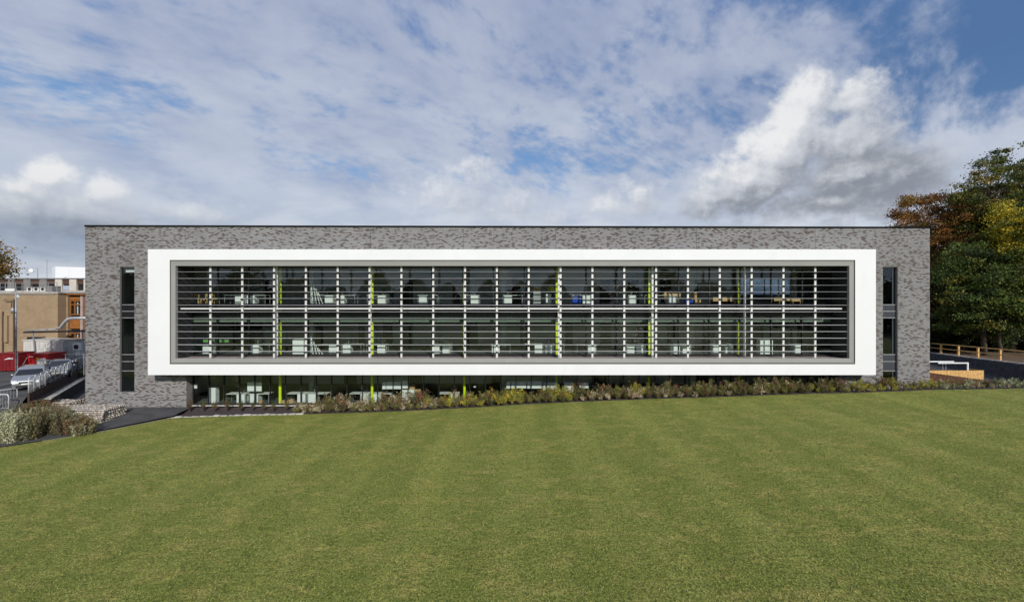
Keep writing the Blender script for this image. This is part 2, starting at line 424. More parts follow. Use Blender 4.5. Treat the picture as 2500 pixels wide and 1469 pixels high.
# lawn
grass = bpy.data.materials.new('mown_grass'); grass.use_nodes = True; t = NT(grass.node_tree); b = t.n['Principled BSDF']
gm = t.new('ShaderNodeNewGeometry'); pos = gm.outputs['Position']; sx, sy, sz = t.sep(pos)
wob = t.noise(t.v('MULTIPLY', pos, (0.25, 0.12, 0)), 1.0, 3)
ph = t.m('ADD', sx, t.m('MULTIPLY', wob, 1.1))
st = t.m('SINE', t.m('MULTIPLY', ph, 2 * pi / 3.7)); st2 = t.m('SINE', t.m('ADD', t.m('MULTIPLY', ph, 2 * pi / 1.63), 1.0))
st = t.m('ADD', t.m('MULTIPLY', st, 0.6), t.m('MULTIPLY', st2, 0.4))
stripe = t.step(st, -0.8, 0.8)
irr = t.noise(t.v('MULTIPLY', pos, (1.0, 0.35, 0)), 0.45, 4, 0.6)
stripe = t.m('MULTIPLY', stripe, t.step(irr, 0.25, 0.65))
c = t.mix(stripe, (0.198, 0.228, 0.054), (0.272, 0.294, 0.078))
pat = t.noise(t.v('MULTIPLY', pos, (0.8, 1.5, 1)), 1.0, 9, 0.70)
c = t.mix(t.m('MULTIPLY', t.step(pat, 0.47, 0.64), 0.72), c, (0.37, 0.325, 0.105))
pat2 = t.noise(t.v('MULTIPLY', pos, (1.4, 4.5, 1)), 2.3, 9, 0.74)
c = t.mix(t.m('MULTIPLY', t.step(pat2, 0.47, 0.60), 0.66), c, (0.115, 0.155, 0.026))
sp = t.noise(t.v('MULTIPLY', pos, (1.0, 0.75, 1)), 19.0, 5, 0.80)
c = t.mix(1.0, c, t.mix(t.step(sp, 0.36, 0.64), (0.36, 0.42, 0.36), (1.72, 1.62, 1.50)), 'MULTIPLY')
t.put(b.inputs['Base Color'], c); b.inputs['Roughness'].default_value = 0.85; b.inputs['Specular IOR Level'].default_value = 0.15
bn = t.new('ShaderNodeBump'); bn.inputs['Strength'].default_value = 1.0; bn.inputs['Distance'].default_value = 0.07
t.put(bn.inputs['Height'], t.m('ADD', t.noise(pos, 21.0, 7, 0.75), t.m('MULTIPLY', t.noise(pos, 1.5, 3), 0.6))); t.put(b.inputs['Normal'], bn.outputs[0])
xs = np.concatenate([np.linspace(-60, 60, 161)]); ts = np.linspace(0, 1, 61)
vs = []; fs = []
for x in xs:
    e = lawn_edge(x)
    for q_ in ts:
        y = -45 + q_ * (e + 45); vs.append((x, y, lawn_z(x, y) if q_ < 1 else lawn_z(x, e)))
nn = len(ts)
for i in range(len(xs) - 1):
    for j in range(nn - 1): fs.append((i * nn + j, (i + 1) * nn + j, (i + 1) * nn + j + 1, i * nn + j + 1))
o = np_mesh('lawn', np.array(vs), fs, 0, None, grass, kind='structure'); o.data.polygons.foreach_set('use_smooth', [True] * len(o.data.polygons))

# short upright grass tufts, denser towards the camera: one mass nobody could count
n = 60000
yy = 9.5 + 13 * NP.rand(n) ** 1.5; xx = (NP.rand(n) * 2 - 1) * (yy * 1.22 + 0.5)
ok = np.array([yy[i] < lawn_edge(xx[i]) - 0.3 for i in range(n)]); xx = xx[ok]; yy = yy[ok]; n = len(xx)
zz = np.array([lawn_z(a, c_) for a, c_ in zip(xx, yy)])
th = NP.rand(n) * pi; wd = NP.uniform(0.010, 0.022, n); ht = NP.uniform(0.018, 0.045, n)
ax = np.stack([np.cos(th) * wd, np.sin(th) * wd, np.zeros(n)], 1); cn = np.stack([xx, yy, zz - 0.004], 1)
lean = np.stack([NP.normal(0, 0.012, n), NP.normal(0, 0.012, n), ht], 1)
V = np.stack([cn - ax, cn + ax, cn + ax * 0.3 + lean, cn - ax * 0.3 + lean], 1).reshape(-1, 3)
gc = np.array([0.25, 0.28, 0.08]) * NP.uniform(0.5, 1.5, (n, 1)) * np.stack([NP.uniform(0.9, 1.25, n), np.ones(n), NP.uniform(0.8, 1.3, n)], 1)
o = np_mesh('grass', V, np.arange(n * 4).reshape(-1, 4), 0, gc, leaf_m)
tag(o, 'short mown green grass blades covering the striped lawn', 'grass', kind='stuff')

# planting bed that falls from the lawn edge to the foot of the glass
vs = []; fs = []; bx = np.linspace(-24.9, 40, 120)
for x in bx:
    ze = lawn_z(x, 31.3)
    for k, (y, q_) in enumerate(((31.3, 0.004), (31.9, 0.0), (32.5, -0.1), (33.22, -0.2))):
        z = ze + q_ if x > 8 else ze + q_ * 0.2
        if k == 3: z = min(z, 0.9) if x > 0 else -0.06
        vs.append((x, y, z))
for i in range(len(bx) - 1):
    for j in range(3): fs.append((i * 4 + j, (i + 1) * 4 + j, (i + 1) * 4 + j + 1, i * 4 + j + 1))
np_mesh('planting_bed', np.array(vs), fs, 0, None, mulch, kind='structure')
# asphalt path round the left corner of the building
PX = [(-24.9, 33.3, -0.03), (-24.9, 31.35, -0.17), (-27.35, 28.1, -0.50), (-30.2, 25.7, -0.58), (-36, 21.4, -0.62), (-60, 10, -0.62), (-60, 26, -0.62), (-34.6, 29.0, -0.52), (-34.3, 33.3, -0.06)]
mb = MB(); mb.face([(-24.6, 33.35, -0.03), (-24.5, 31.3, -0.19), (-28.0, 27.8, -0.50), (-28.0, 33.35, -0.04)][::-1])
mb.face([(-28.0, 33.35, -0.04), (-28.0, 27.8, -0.50), (-36, 20.6, -0.66), (-36, 33.35, -0.04)][::-1])
mb.face([(-36, 33.35, -0.04), (-36, 20.6, -0.66), (-62, 9, -0.66), (-62, 33.35, -0.04)][::-1])
mb.build('path', asphalt, kind='structure')
# side passage along the left flank and yard to the right
mb = MB(); mb.face([(-62, 33.35, -0.04), (-32.0, 33.35, -0.04), (-32.0, 60, -0.04), (-62, 60, -0.04)]); mb.build('side_path', asphalt, kind='structure')
mb = MB(); mb.face([(32.0, 33.3, 0.9), (60, 33.3, 0.9), (70, 52, 0.9), (32.0, 52, 0.9)]); mb.build('yard', asphalt, kind='structure')
mb = MB(); mb.face([(40, 31.2, 1.79), (64, 31.2, 1.79), (64, 33.4, 0.92), (40, 33.4, 0.92)]); mb.build('bank', mulch, kind='structure')
# car park (a raised slab)
B0 = Vector((-34.4, 30.8, 0)); B1 = Vector((-42.6, 43.2, 0)); BD = (B1 - B0).normalized(); B2 = B1 + BD * 55
asph2 = M('car_park_asphalt', (0.075, 0.074, 0.075), 0.93, var=0.3, vscale=0.7, bump=0.5, bscale=40)
mb = MB(); mb.face([(B0.x - 0.12, B0.y, 1.3), (B2.x - 0.12, B2.y, 1.3), (-190, B2.y, 1.3), (-190, 28, 1.3), (-38.0, 29.6, 1.3)])
mb.face([(-38.0, 29.6, 1.3), (-190, 28, 1.3), (-190, 25, -0.7), (-38.6, 27.6, -0.7)]); mb.face([(B0.x - 0.12, B0.y, 1.3), (-38.0, 29.6, 1.3), (-38.6, 27.6, -0.7), (-34.6, 29.2, -0.7)])
mb.build('car_park', asph2, kind='structure')

# kerb stones between lawn and bed, left of the first pale shrubs
kt = thing('stone_edging', 'rough pale stone edging between the lawn and the bare bed', 'edging', (-20, 31.3, -0.2), world=True)
x = -24.9; i = 0
while x < -15.2:
    L = R.uniform(0.35, 0.75); h = R.uniform(0.02, 0.09)
    z = lawn_z(x, 31.3)
    mb = MB(); j = lambda s=0.03: R.uniform(-s, s)
    mb.hexa([(x + j(), 31.22 + j(), z - .2), (x + L - .03, 31.22 + j(), z - .2), (x + L - .03, 31.52 + j(), z - .2), (x, 31.52 + j(), z - .2),
             (x + .03 + j(), 31.26 + j(), z + h + j(.02)), (x + L - .05, 31.26 + j(), z + h + j(.02)), (x + L - .06, 31.47 + j(), z + h + j(.02)), (x + .03, 31.47 + j(), z + h + j(.02))])
    mb.build('stone', concrete, kt, bevel=0.015); x += L
ke = thing('path_kerb', 'thin concrete kerb between the dark path and the lawn', 'kerb', (-27, 29, -0.5), world=True)
pts = [(-24.6, 31.25), (-26.0, 29.7), (-27.4, 28.15), (-29.0, 26.7)]
for a, c_ in zip(pts, pts[1:]):
    mb = MB().bar((a[0], a[1] + .03, lawn_z(*a) - 0.02), (c_[0], c_[1] + .03, lawn_z(*c_) - 0.02), 0.06, 0.08); mb.build('kerb_stone', M('dull_kerb', (.20, .19, .17), .9), ke)

# ================================================================== THE OFFICE BUILDING
YW = 33.30; YF = 32.20; YL = 32.50; YG = 34.0
TOP = Z_(554.5, YW); XL = X_(208, YW); XR = X_(2270, YW)
ZF = [0.0, 3.85, 7.84]; ZROOF = TOP
DEPTH = 16.0; YB = YW + DEPTH
bd = thing('office_building', 'long grey brick office with a white framed band of louvred windows', 'building', (0, YW, 0), world=True)
s_f = YF / F
fx0, fx1 = X_(361, YF), X_(2138.5, YF); fz0, fz1 = Z_(915, YF), Z_(608.5, YF)
tx0, tx1 = X_(415, YF), X_(2087.5, YF); tz0, tz1 = Z_(888.5, YF), Z_(634.5, YF)
ox0, ox1 = X_(429, YF + .1), X_(2073, YF + .1); oz0, oz1 = Z_(874.5, YF + .1), Z_(649, YF + .1)
GX0, GX1 = -25.05, 25.05                    # ground floor glazing run
SLOTS = [(X_(292, YW), X_(328, YW), Z_(957, YW), Z_(651, YW)), (X_(2155.5, YW), X_(2191.5, YW), Z_(940, YW), Z_(651, YW))]
# structural wall behind the bricks, cut by the openings
openings = [(tx0 + .1, tx1 - .1, tz0 + .05, tz1 - .05), (GX0, GX1, -0.3, fz0 + .05)] + SLOTS
xc = sorted(set([XL, XR] + [a for o_ in openings for a in o_[:2]])); zc = sorted(set([-0.6, TOP - 0.12] + [a for o_ in openings for a in o_[2:]]))
mb = MB()
for x0, x1 in zip(xc, xc[1:]):
    run = None
    for z0, z1 in zip(zc, zc[1:]):
        mx, mz = (x0 + x1) / 2, (z0 + z1) / 2
        if any(a < mx < c_ and e < mz < f_ for a, c_, e, f_ in openings):
            if run: mb.box(x0, x1, YW + .02, YW + .35, run[0], run[1]); run = None
        else: run = (run[0], z1) if run else (z0, z1)
    if run: mb.box(x0, x1, YW + .02, YW + .35, run[0], run[1])
mb.build('front_wall', mortar, bd)
# bricks, real and proud of the mortar: thousands, so one part
LB, HB = 0.215, 0.065; PXB, PZB = 0.225, 0.0755
V = []; FC = []; CC = []
def brick(x0, x1, z0, z1, dark):
    y = YW + R.uniform(-.003, .003); yb = YW + .03; n_ = len(V)
    V.extend([(x0, y, z0), (x1, y, z0), (x1, y, z1), (x0, y, z1), (x0, yb, z0), (x1, yb, z0), (x1, yb, z1), (x0, yb, z1)])
    FC.extend([(n_, n_ + 1, n_ + 2, n_ + 3), (n_ + 3, n_ + 2, n_ + 6, n_ + 7), (n_ + 1, n_, n_ + 4, n_ + 5), (n_, n_ + 3, n_ + 7, n_ + 4), (n_ + 2, n_ + 1, n_ + 5, n_ + 6)])
    if dark:
        k = R.uniform(0.7, 1.3); c_ = (0.158 * k, 0.135 * k, 0.126 * k)
    else:
        k = R.uniform(0.88, 1.12); c_ = (0.300 * k * R.uniform(.97, 1.03), 0.295 * k, 0.296 * k * R.uniform(.96, 1.04))
    CC.extend([c_] * 5)
from mathutils import noise as MN
row = 0; z = -0.45
blk = [(fx0 + .05, fx1 - .05, fz0 + .02, fz1 - .02), (GX0, GX1, -1, fz0 + .05)] + SLOTS
while z < Z_(549.5, YW) - .10:
    z1 = z + HB; x = XL - (PXB / 2 if row % 2 else 0) ; 
    while x < XR:
        a, c_ = max(x, XL), min(x + LB, XR)
        if c_ - a > .02 and z1 < Z_(552.6, YW) - .02 + (Z_(556.6, YW) - Z_(552.6, YW)) * (a - XL) / (XR - XL) + .03:
            segs = [(a, c_)]
            for bx0, bx1, bz0, bz1 in blk:
                if z1 > bz0 and z < bz1:
                    ns = []
                    for p0, p1 in segs:
                        if p1 <= bx0 or p0 >= bx1: ns.append((p0, p1))
                        else:
                            if p0 < bx0 - .01: ns.append((p0, bx0))
                            if p1 > bx1 + .01: ns.append((bx1, p1))
                    segs = ns
            if segs:
                cl = MN.noise(Vector((x * 2.1, z * 5.2, 3.1)))
                dk = R.random() < 0.26 + 0.14 * cl
                for p0, p1 in segs: brick(p0, p1, z, z1, dk)
        x += PXB
    z += PZB; row += 1
V_ = np.array(V); V_[:, 1] -= YW
np_mesh('brickwork', V_, FC, 0, CC, brick_m, bd, kind='stuff')
for px_ in (452, 905, 1131, 1357, 1700, 1990):
    box(X_(px_, YW) - .012, X_(px_, YW) + .012, YW - .006, YW + .01, fz1 + .01, TOP - .13).build('movement_joint', dark_clad, bd)
# side, rear walls, roof, coping
clad = M('side_brick', (0.19, 0.18, 0.175), 0.85, var=0.3, vscale=3)
box(XL, XL + .3, YW + .351, YB, -0.6, TOP - .12).build('side_wall', clad, bd)
box(XR - .3, XR, YW + .351, YB, -0.6, TOP - .12).build('side_wall', clad, bd)
mb = MB()           # rear wall with a run of windows in the right part of the top floor and some elsewhere
rw = [(X_(1795, YB), X_(2000, YB), ZF[2] + 1.0, ZF[2] + 2.75), (X_(560, YB), X_(640, YB), ZF[2] + 1.2, ZF[2] + 2.75)]
rear_glass = glass_mat('tinted_rear_glass', (0.38, 0.44, 0.50), 0.06)
cur = XL + .3
mb.box(XL + .3, XR - .3, YB - .3, YB, -0.6, ZF[2] + 1.0); mb.box(XL + .3, XR - .3, YB - .3, YB, ZF[2] + 2.75, TOP - .12)
for a, c_, e, f_ in sorted(rw): mb.box(cur, a, YB - .3, YB, ZF[2] + 1.0, ZF[2] + 2.75); cur = c_
mb.box(cur, XR - .3, YB - .3, YB, ZF[2] + 1.0, ZF[2] + 2.75); mb.build('rear_wall', int_wall, bd)
for a, c_, e, f_ in rw:
    k = max(1, round((c_ - a) / 1.7)); 
    box(a, c_, YB - .2, YB - .18, ZF[2] + 1.0, ZF[2] + 2.75).build('rear_pane', rear_glass, bd)
    for i in range(k + 1): box(a + (c_ - a) * i / k - .06, a + (c_ - a) * i / k + .06, YB - .29, YB - .205, ZF[2] + 1.0, ZF[2] + 2.75).build('rear_mullion', black_metal, bd)
box(XL + .3, XR - .3, YW + .36, YB - .3, 11.2, 11.5).build('roof_slab', ceil_m, bd)
box(XL + .3, XR - .3, YW + .36, YB - .3, TOP - .7, TOP - .6).build('roof', roof_m, bd)
# coping drops slightly to the right as in the photograph
zl, zr = Z_(549.5, YW), Z_(553.6, YW); zl2, zr2 = Z_(552.6, YW) - .02, Z_(556.6, YW) - .02
MB().hexa([(XL + .3, YW + .03, TOP - .13), (XR - .3, YW + .03, TOP - .13), (XR - .3, YW + .34, TOP - .13), (XL + .3, YW + .34, TOP - .13), (XL + .02, YW + .03, zl2 - .002), (XR - .02, YW + .03, zr2 - .002), (XR - .02, YW + .34, zr2 - .002), (XL + .02, YW + .34, zl2 - .002)]).build('parapet', mortar, bd)
mb = MB().hexa([(XL - .03, YW - .05, zl2), (XR + .03, YW - .05, zr2), (XR + .03, YW + .4, zr2), (XL - .03, YW + .4, zl2), (XL - .03, YW - .05, zl), (XR + .03, YW - .05, zr), (XR + .03, YW + .4, zr), (XL - .03, YW + .4, zl)])
mb.build('coping', M('black_coping', (0.010, 0.010, 0.010), 0.9, spec=.1), bd)
# white surround: four mitred members
def ring(o0, o1, o2, o3, i0, i1, i2, i3, y0, y1, names, m, yi=None):
    yi = yi if yi is not None else y0
    O = [(o0, o2), (o1, o2), (o1, o3), (o0, o3)]; I = [(i0, i2), (i1, i2), (i1, i3), (i0, i3)]
    mb = MB()
    for k in range(4):
        a, c_ = O[k], O[(k + 1) % 4]; d, e = I[k], I[(k + 1) % 4]
        mb.face([(a[0], y0, a[1]), (c_[0], y0, c_[1]), (e[0], yi, e[1]), (d[0], yi, d[1])])
        mb.face([(a[0], y1, a[1]), (c_[0], y1, c_[1]), (c_[0], y0, c_[1]), (a[0], y0, a[1])])
        mb.face([(d[0], yi, d[1]), (e[0], yi, e[1]), (e[0], y1, e[1]), (d[0], y1, d[1])])
        mb.face([(d[0], y1, d[1]), (e[0], y1, e[1]), (c_[0], y1, c_[1]), (a[0], y1, a[1])])
    return mb.build(names, m, bd)
ring(fx0, fx1, fz0, fz1, tx0, tx1, tz0, tz1, YF, YW - .004, 'white_surround', white_render)
ring(tx0 + .002, tx1 - .002, tz0 + .002, tz1 - .002, ox0, ox1, oz0, oz1, YF + .045, YF + .30, 'window_trim', grey_trim, yi=YF + .075)
# raised lip round the trim and its sill ledge
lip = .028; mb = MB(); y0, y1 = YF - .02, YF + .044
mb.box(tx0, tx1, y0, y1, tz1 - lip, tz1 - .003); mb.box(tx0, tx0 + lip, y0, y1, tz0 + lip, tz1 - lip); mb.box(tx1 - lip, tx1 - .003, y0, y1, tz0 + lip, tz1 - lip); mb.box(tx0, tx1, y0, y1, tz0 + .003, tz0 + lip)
mb.build('trim_lip', M('trim_lip_grey', (0.12, 0.12, 0.10), 0.5), bd)  # lip in a darker grey than the trim
box(tx0 + .05, tx1 - .05, YF - .035, YF + .044, tz0 + .10, tz0 + .135).build('trim_sill', grey_trim, bd)
# reveal linings from the trim back to the glass
mb = MB(); yr0, yr1 = YF + .302, YG + .15
mb.box(ox0 - .25, ox0 - .002, yr0, yr1, oz0 - .3, oz1 + .3); mb.box(ox1 + .002, ox1 + .25, yr0, yr1, oz0 - .3, oz1 + .3)
mb.box(ox0, ox1, yr0, yr1, oz1 + .012, oz1 + .3)
mb.build('reveal_lining', dark_clad, bd)
box(ox0, ox1, yr0, YG - .07, oz0 - .3, 3.765).build('walkway_deck', deck_m, bd)
box(fx0 + .1, fx1 - .1, YF + .05, YG + .1, fz0 + .003, fz0 + .12).build('soffit', dark_clad, bd)

# fins, blades, posts
fin_px = [511 + 78.0 * i for i in range(20)]
finX = [X_(p, YL) for p in fin_px]
for i, x in enumerate(finX):
    mb = MB(); mb.box(x - .070, x + .070, YL + .10, YL + .17, oz0 + .005, oz1 - .06); mb.build('louvre_fin', fin_m, bd)
blade_py = [663.5, 679.7, 696.3, 712.4, 728.4, 744.6, 760.9, 777.2, 793.2, 809.2, 825.1, 841.2, 857.2]
blade_shadow_m = black_metal
blade_meshes = {}
def blade_mesh(L):
    key = round(L, 2)
    if key in blade_meshes: return blade_meshes[key]
    mb = MB(); pr = []
    for k in range(10):
        t_ = 2 * pi * k / 10; pr.append((0.080 * cos(t_), 0.011 * sin(t_)))
    for e in (0, 1):
        for (yy_, zz_) in pr: mb.v.append((e * L, yy_, zz_))
    for k in range(10): mb.f.append([k, (k + 1) % 10, 10 + (k + 1) % 10, 10 + k]); mb.mi.append(0)
    mb.f.append(list(range(10))[::-1]); mb.f.append(list(range(10, 20))); mb.mi += [0, 0]
    me = bpy.data.meshes.new('louvre_blade'); me.from_pydata(mb.v, [], mb.f); me.materials.append(alu); me.update(); blade_meshes[key] = me; return me
edges = [X_(431.5, YL)] + finX + [X_(2071.5, YL)]
for py in blade_py:
    zc_ = Z_(py, YL)
    for a, c_ in zip(edges, edges[1:]):
        me = blade_mesh(c_ - a - 0.012)
        o = bpy.data.objects.new('louvre_blade', me); COL.objects.link(o); o.parent = bd
        o.location = (a + .006, YL - YW, zc_ + R.uniform(-.006, .006)); o.rotation_euler = (R.uniform(-.05, .05) + radians(6), R.uniform(-.0015, .0015), 0)
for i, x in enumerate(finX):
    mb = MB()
    for py in blade_py: mb.box(x - .078, x + .078, YL + .03, YL + .098, Z_(py, YL) - .135, Z_(py, YL) - .016)  # black blocks stand in for each blade's shadow on the fin
    mb.build('blade_shadow_block', blade_shadow_m, bd)
# posts behind
post_px = [446.5, 675.6, 904.5, 1134.5, 1364, 1593.3, 1818.5]
YP = 33.25
for px in post_px:
    x = X_(px, YP)
    box(x - .07, x + .07, YP, YP + .08, 3.766, oz1).build('support_post', fin_m, bd)
    box(x - .05, x + .05, YP + .151, YG - .08, 7.30, 7.42).build('bracket', alu, bd)
# maintenance walkway at the upper floor: one edge channel per bay, and the grating
cz = Z_(753.2, YL + .25)
for a, c_ in zip(edges, edges[1:]):
    box(a + .09 if a in finX else a + .15, c_ - .09 if c_ in finX else c_ - .35, YL + .18, YL + .26, cz - .055, cz + .055).build('walkway_channel', alu, bd)
mb = MB(); x = ox0 + .1
mb.box(ox0 + .1, ox1 - .1, YL + .34, YG - .09, cz - .02, cz + .02); mb.build('walkway_grating', M('dark_grating', (0.10, 0.10, 0.10), 0.7, 0.3), bd)

# slabs, floors, ceilings
for k, z in enumerate(ZF[1:]):
    box(ox0 - .3, ox1 + .3, YG + .16, YB - .3, z - .45, z).build('floor_slab', carpet, bd)
    box(XL + .3, ox0 - .301, YW + .5, YB - .3, z - .45, z).build('floor_slab', carpet, bd)
    box(ox1 + .301, XR - .3, YW + .5, YB - .3, z - .45, z).build('floor_slab', carpet, bd)
    box(XL + .3, XR - .3, YG + .55, YB - .3, z - .95, z - .90).build('ceiling', ceil_m, bd)
box(XL + .3, XR - .3, YG + .55, YB - .3, 10.80, 10.85).build('ceiling', ceil_m, bd)
box(XL + .3, XR - .3, YG + .05, YB - .3, -0.5, -0.01).build('floor_slab', carpet, bd)
# back wall of the open offices with doors
YI = 42.6
for k, (z0, z1) in enumerate(((0, 2.9), (3.85, 6.9), (7.84, 10.8))):
    x = XL + .31; segs = []
    if k == 2: segs = [(XL + .31, X_(1790, YI))]
    else: segs = [(XL + .31, XR - .31)]
    for a, c_ in segs: box(a, c_, YI, YI + .12, z0 + .002, z1 - .002).build('partition_wall', int_wall, bd)
doors = {2: [(536, 560), (645, 675), (982, 1008), (1105, 1130), (1250, 1272), (1464, 1489), (1534, 1560), (1612, 1638), (1690, 1705)],
         1: [(459, 500), (545, 640), (764, 789), (876, 890), (934, 958), (983, 1008), (1140, 1166), (1270, 1293), (1380, 1398), (1466, 1492), (1554, 1578), (1628, 1653), (1720, 1745), (1830, 1855), (1930, 1960)],
         0: [(640, 665), (840, 870), (1000, 1030), (1200, 1230), (1450, 1480), (1700, 1730)]}
for k, lst in doors.items():
    for a, c_ in lst:
        h = {2: 2.35, 1: 2.1, 0: 2.1}[k]
        box(X_(a, YI - .05), X_(c_, YI - .05), YI - .05, YI - .002, ZF[k] + .01, ZF[k] + h).build('inner_door', door_dark, bd)
# free-standing inner columns/wall returns give depth
for k in range(3):
    for px in (520, 760, 1230, 1690, 1940):
        x = X_(px, 39); box(x - .2, x + .2, 39, 39.4, ZF[k] + .003, (2.898, 6.898, 10.798)[k]).build('inner_pier', int_wall, bd)

# curtain wall: mullions, transoms, panes
gx0, gx1 = X_(461, YG), X_(2036, YG)
col_px = [683, 907.5, 1133, 1357.8, 1583, 1803]
mul = [gx0, X_(530, YG)] 
mul = [gx0] + [X_(p, YG) for p in (532, 607.5)] ; p = 677.0
while p < 2030: mul.append(X_(p, YG)); p += 75.35
mul.append(gx1)
for k, (z0, z1) in enumerate(((3.85, 6.95), (7.84, 10.74))):
    for i, x in enumerate(mul):
        box(x - .035, x + .035, YG - .06, YG + .10, z0, z1).build('mullion', black_metal, bd)
    for a, c_ in zip(mul, mul[1:]):
        o = box(a + .037, c_ - .037, YG + .01, YG + .034, z0 + .05, z1 - .05).build('window_pane', glass, bd)
        o.rotation_euler = (R.uniform(-.0006, .0006), 0, R.uniform(-.0006, .0006))
    box(gx0, gx1, YG - .062, YG + .102, z0 - .0, z0 + .05).build('transom', black_metal, bd); box(gx0, gx1, YG - .062, YG + .102, z1 - .05, z1).build('transom', black_metal, bd)
box(gx0, gx1, YG - .05, YG + .15, 6.955, 7.83).build('spandrel', M('black_spandrel', (0.012, 0.012, 0.014), 0.25), bd)
box(gx0, gx1, YG + .12, YG + .5, 6.45, 6.90).build('blind_box', M('pale_green_blind', (0.17, 0.21, 0.18), 0.8), bd)
box(gx0, gx1, YG + .104, YG + .3, 10.745, oz1 + .3).build('head_panel', dark_clad, bd)
mb = MB().box(ox0, gx0 - .037, YG, YG + .14, 3.77, oz1 + .25).box(gx1 + .037, ox1, YG, YG + .14, 3.77, oz1 + .25); mb.build('reveal_panel', dark_clad, bd)
for px in (2044, 2052): box(X_(px, YG - .3) - .03, X_(px, YG - .3) + .03, YG - .3, YG - .2, 3.77, oz1).build('support_post', dark_clad, bd)
# ground floor glazing, 1.2 m module
gm_px = 455.0; gmul = []
x = GX0 + .03
while x < GX1: gmul.append(x); x += 1.2065
gmul.append(GX1 - .03)
for x in gmul: box(x - .025, x + .025, YG - .06, YG + .08, -0.02, fz0 - .003 + .003).build('mullion', black_metal, bd)
for a, c_ in zip(gmul, gmul[1:]):
    if c_ - a > .1: box(a + .027, c_ - .027, YG + .0, YG + .024, .05, 2.35).build('window_pane', glass, bd)
for a, c_ in zip(gmul, gmul[1:]):
    if c_ - a > .1: box(a + .027, c_ - .027, YG + .0, YG + .024, 2.42, fz0 - .01).build('window_pane', glass, bd)
box(GX0, GX1, YG - .062, YG + .082, -0.03, .05).build('transom', black_metal, bd); box(GX0, GX1, YG - .062, YG + .082, 2.35, 2.42).build('transom', black_metal, bd)
box(GX0, GX1, YG - .2, YG - .063, -0.12, -0.03).build('threshold', concrete, bd)
mb = MB().box(GX0 - .2, GX0 - .001, YW + .352, YG + .1, -.3, fz0).box(GX1 + .001, GX1 + .2, YW + .352, YG + .1, -.3, fz0); mb.build('jamb_wall', clad, bd)
# slot windows
spans = [651, 743, 759, 775, 865, 882, 905, 957]
for si, (a, c_, e, f_) in enumerate(SLOTS):
    ys = YW + .16
    mb = MB().box(a, a + .05, ys, ys + .1, e, f_).box(c_ - .05, c_, ys, ys + .1, e, f_); mb.build('slot_frame', black_metal if si == 0 else M('blue_grey_frame', (0.07, 0.08, 0.095), 0.4), bd)
    if si == 1: box(c_ - .26, c_ - .2, ys, ys + .1, e, f_).build('slot_mullion', MATS['blue_grey_frame'], bd)
    for k in range(7):
        zt, zb = Z_(spans[k], YW), max(e, Z_(spans[k + 1], YW))
        if zt <= zb: continue
        box(a + .05, c_ - .05, ys - .01, ys + .09, zt - .05, zt).build('slot_transom', galv, bd)
        if k in (1, 2, 4, 5): box(a + .05, c_ - .05, ys + .02, ys + .06, zb, zt - .05).build('spandrel', M('black_spandrel', (0.012, 0.012, 0.014)) if si == 0 else M('blue_spandrel', (0.05, 0.055, 0.065), 0.3), bd)
        else: box(a + .05, c_ - .05, ys + .02, ys + .04, zb, zt - .05).build('window_pane', glassg, bd)
a, c_, e, f_ = SLOTS[0]
box(a + .12, c_ - .06, YW + .4, YW + .42, Z_(664, YW), Z_(657, YW)).build('roller_blind', white_lam, bd)
for k in range(3):      # rooms behind the slots
    zb, zt = ZF[k], (2.9, 6.9, 10.8)[k]
    box(a - 1.6, a - 1.5, YW + .4, YI, zb, zt).build('partition_wall', int_wall, bd)
    box(c_ + 1.5, c_ + 1.6, YW + .4, YI, zb, zt).build('partition_wall', int_wall, bd)
# lime columns
YC = 34.33
for k, (z0, z1) in enumerate(((0, 3.38), (3.855, 6.93), (7.845, 10.79))):
    for px in col_px:
        x = X_(px, YC); x += .03; mb = MB().tube([(x, YC, z0), (x, YC, z1)], .118 if k else .105, 14); mb.build('lime_column', lime, bd, smooth=False)

# ================================================================== THINGS INSIDE
ORD = ['first', 'second', 'third', 'fourth', 'fifth', 'sixth']
FL = ['ground', 'middle', 'top']
def where(px, fl):
    n_ = sum(1 for c_ in col_px if c_ < px)
    if n_ == 0: b_ = 'left of the first lime column'
    elif n_ == 6: b_ = 'right of the last lime column'
    else: b_ = f'between {ORD[n_-1]} and {ORD[n_]} lime columns'
    return f'on the {FL[fl]} floor {b_}'
# desk
def make_desk(tone):
    r = thing('office_desk', 'desk', 'desk')
    box(-.8, .8, -.4, .4, .70, .73).build('desktop', tone, r, bevel=.004)
    for a_ in (-.77, .77):
        for b_ in (-.35, .35): box(a_ - .015, a_ + .015, b_ - .015, b_ + .015, 0, .70).build('leg', grey_plastic, r)
    pd = box(.08, .70, -.38, .25, .03, .68).build('pedestal', white_lam, r, bevel=.006)
    for k in range(3): box(.10, .68, -.392, -.381, .06 + k * .205, .25 + k * .205).build('drawer', white_lam, pd)
    return r
def make_monitor():
    r = thing('monitor', 'm', 'monitor')
    box(-.27, .27, -.02, .02, .14, .48).build('screen', black_plastic, r, bevel=.006); MB().tube([(0, .03, 0.01), (0, .03, .3)], .02, 8).build('stand', grey_plastic, r); box(-.12, .12, -.08, .1, 0, .012).build('base', grey_plastic, r)
    return r
def make_chair():
    r = thing('office_chair', 'c', 'chair')
    box(-.24, .24, -.24, .24, .44, .52).build('seat', black_plastic, r, bevel=.03)
    box(-.22, .22, .20, .27, .60, 1.05).build('backrest', black_plastic, r, bevel=.03)
    mb = MB().tube([(0, 0, .10), (0, 0, .44)], .03, 8)
    mb.bar((0, .22, .48), (0, .25, .65), .05)
    for k in range(5): mb.bar((0, 0, .11), (.28 * cos(k * 1.2566), .28 * sin(k * 1.2566), .05), .04, .03)
    mb.build('base', grey_plastic, r); return r
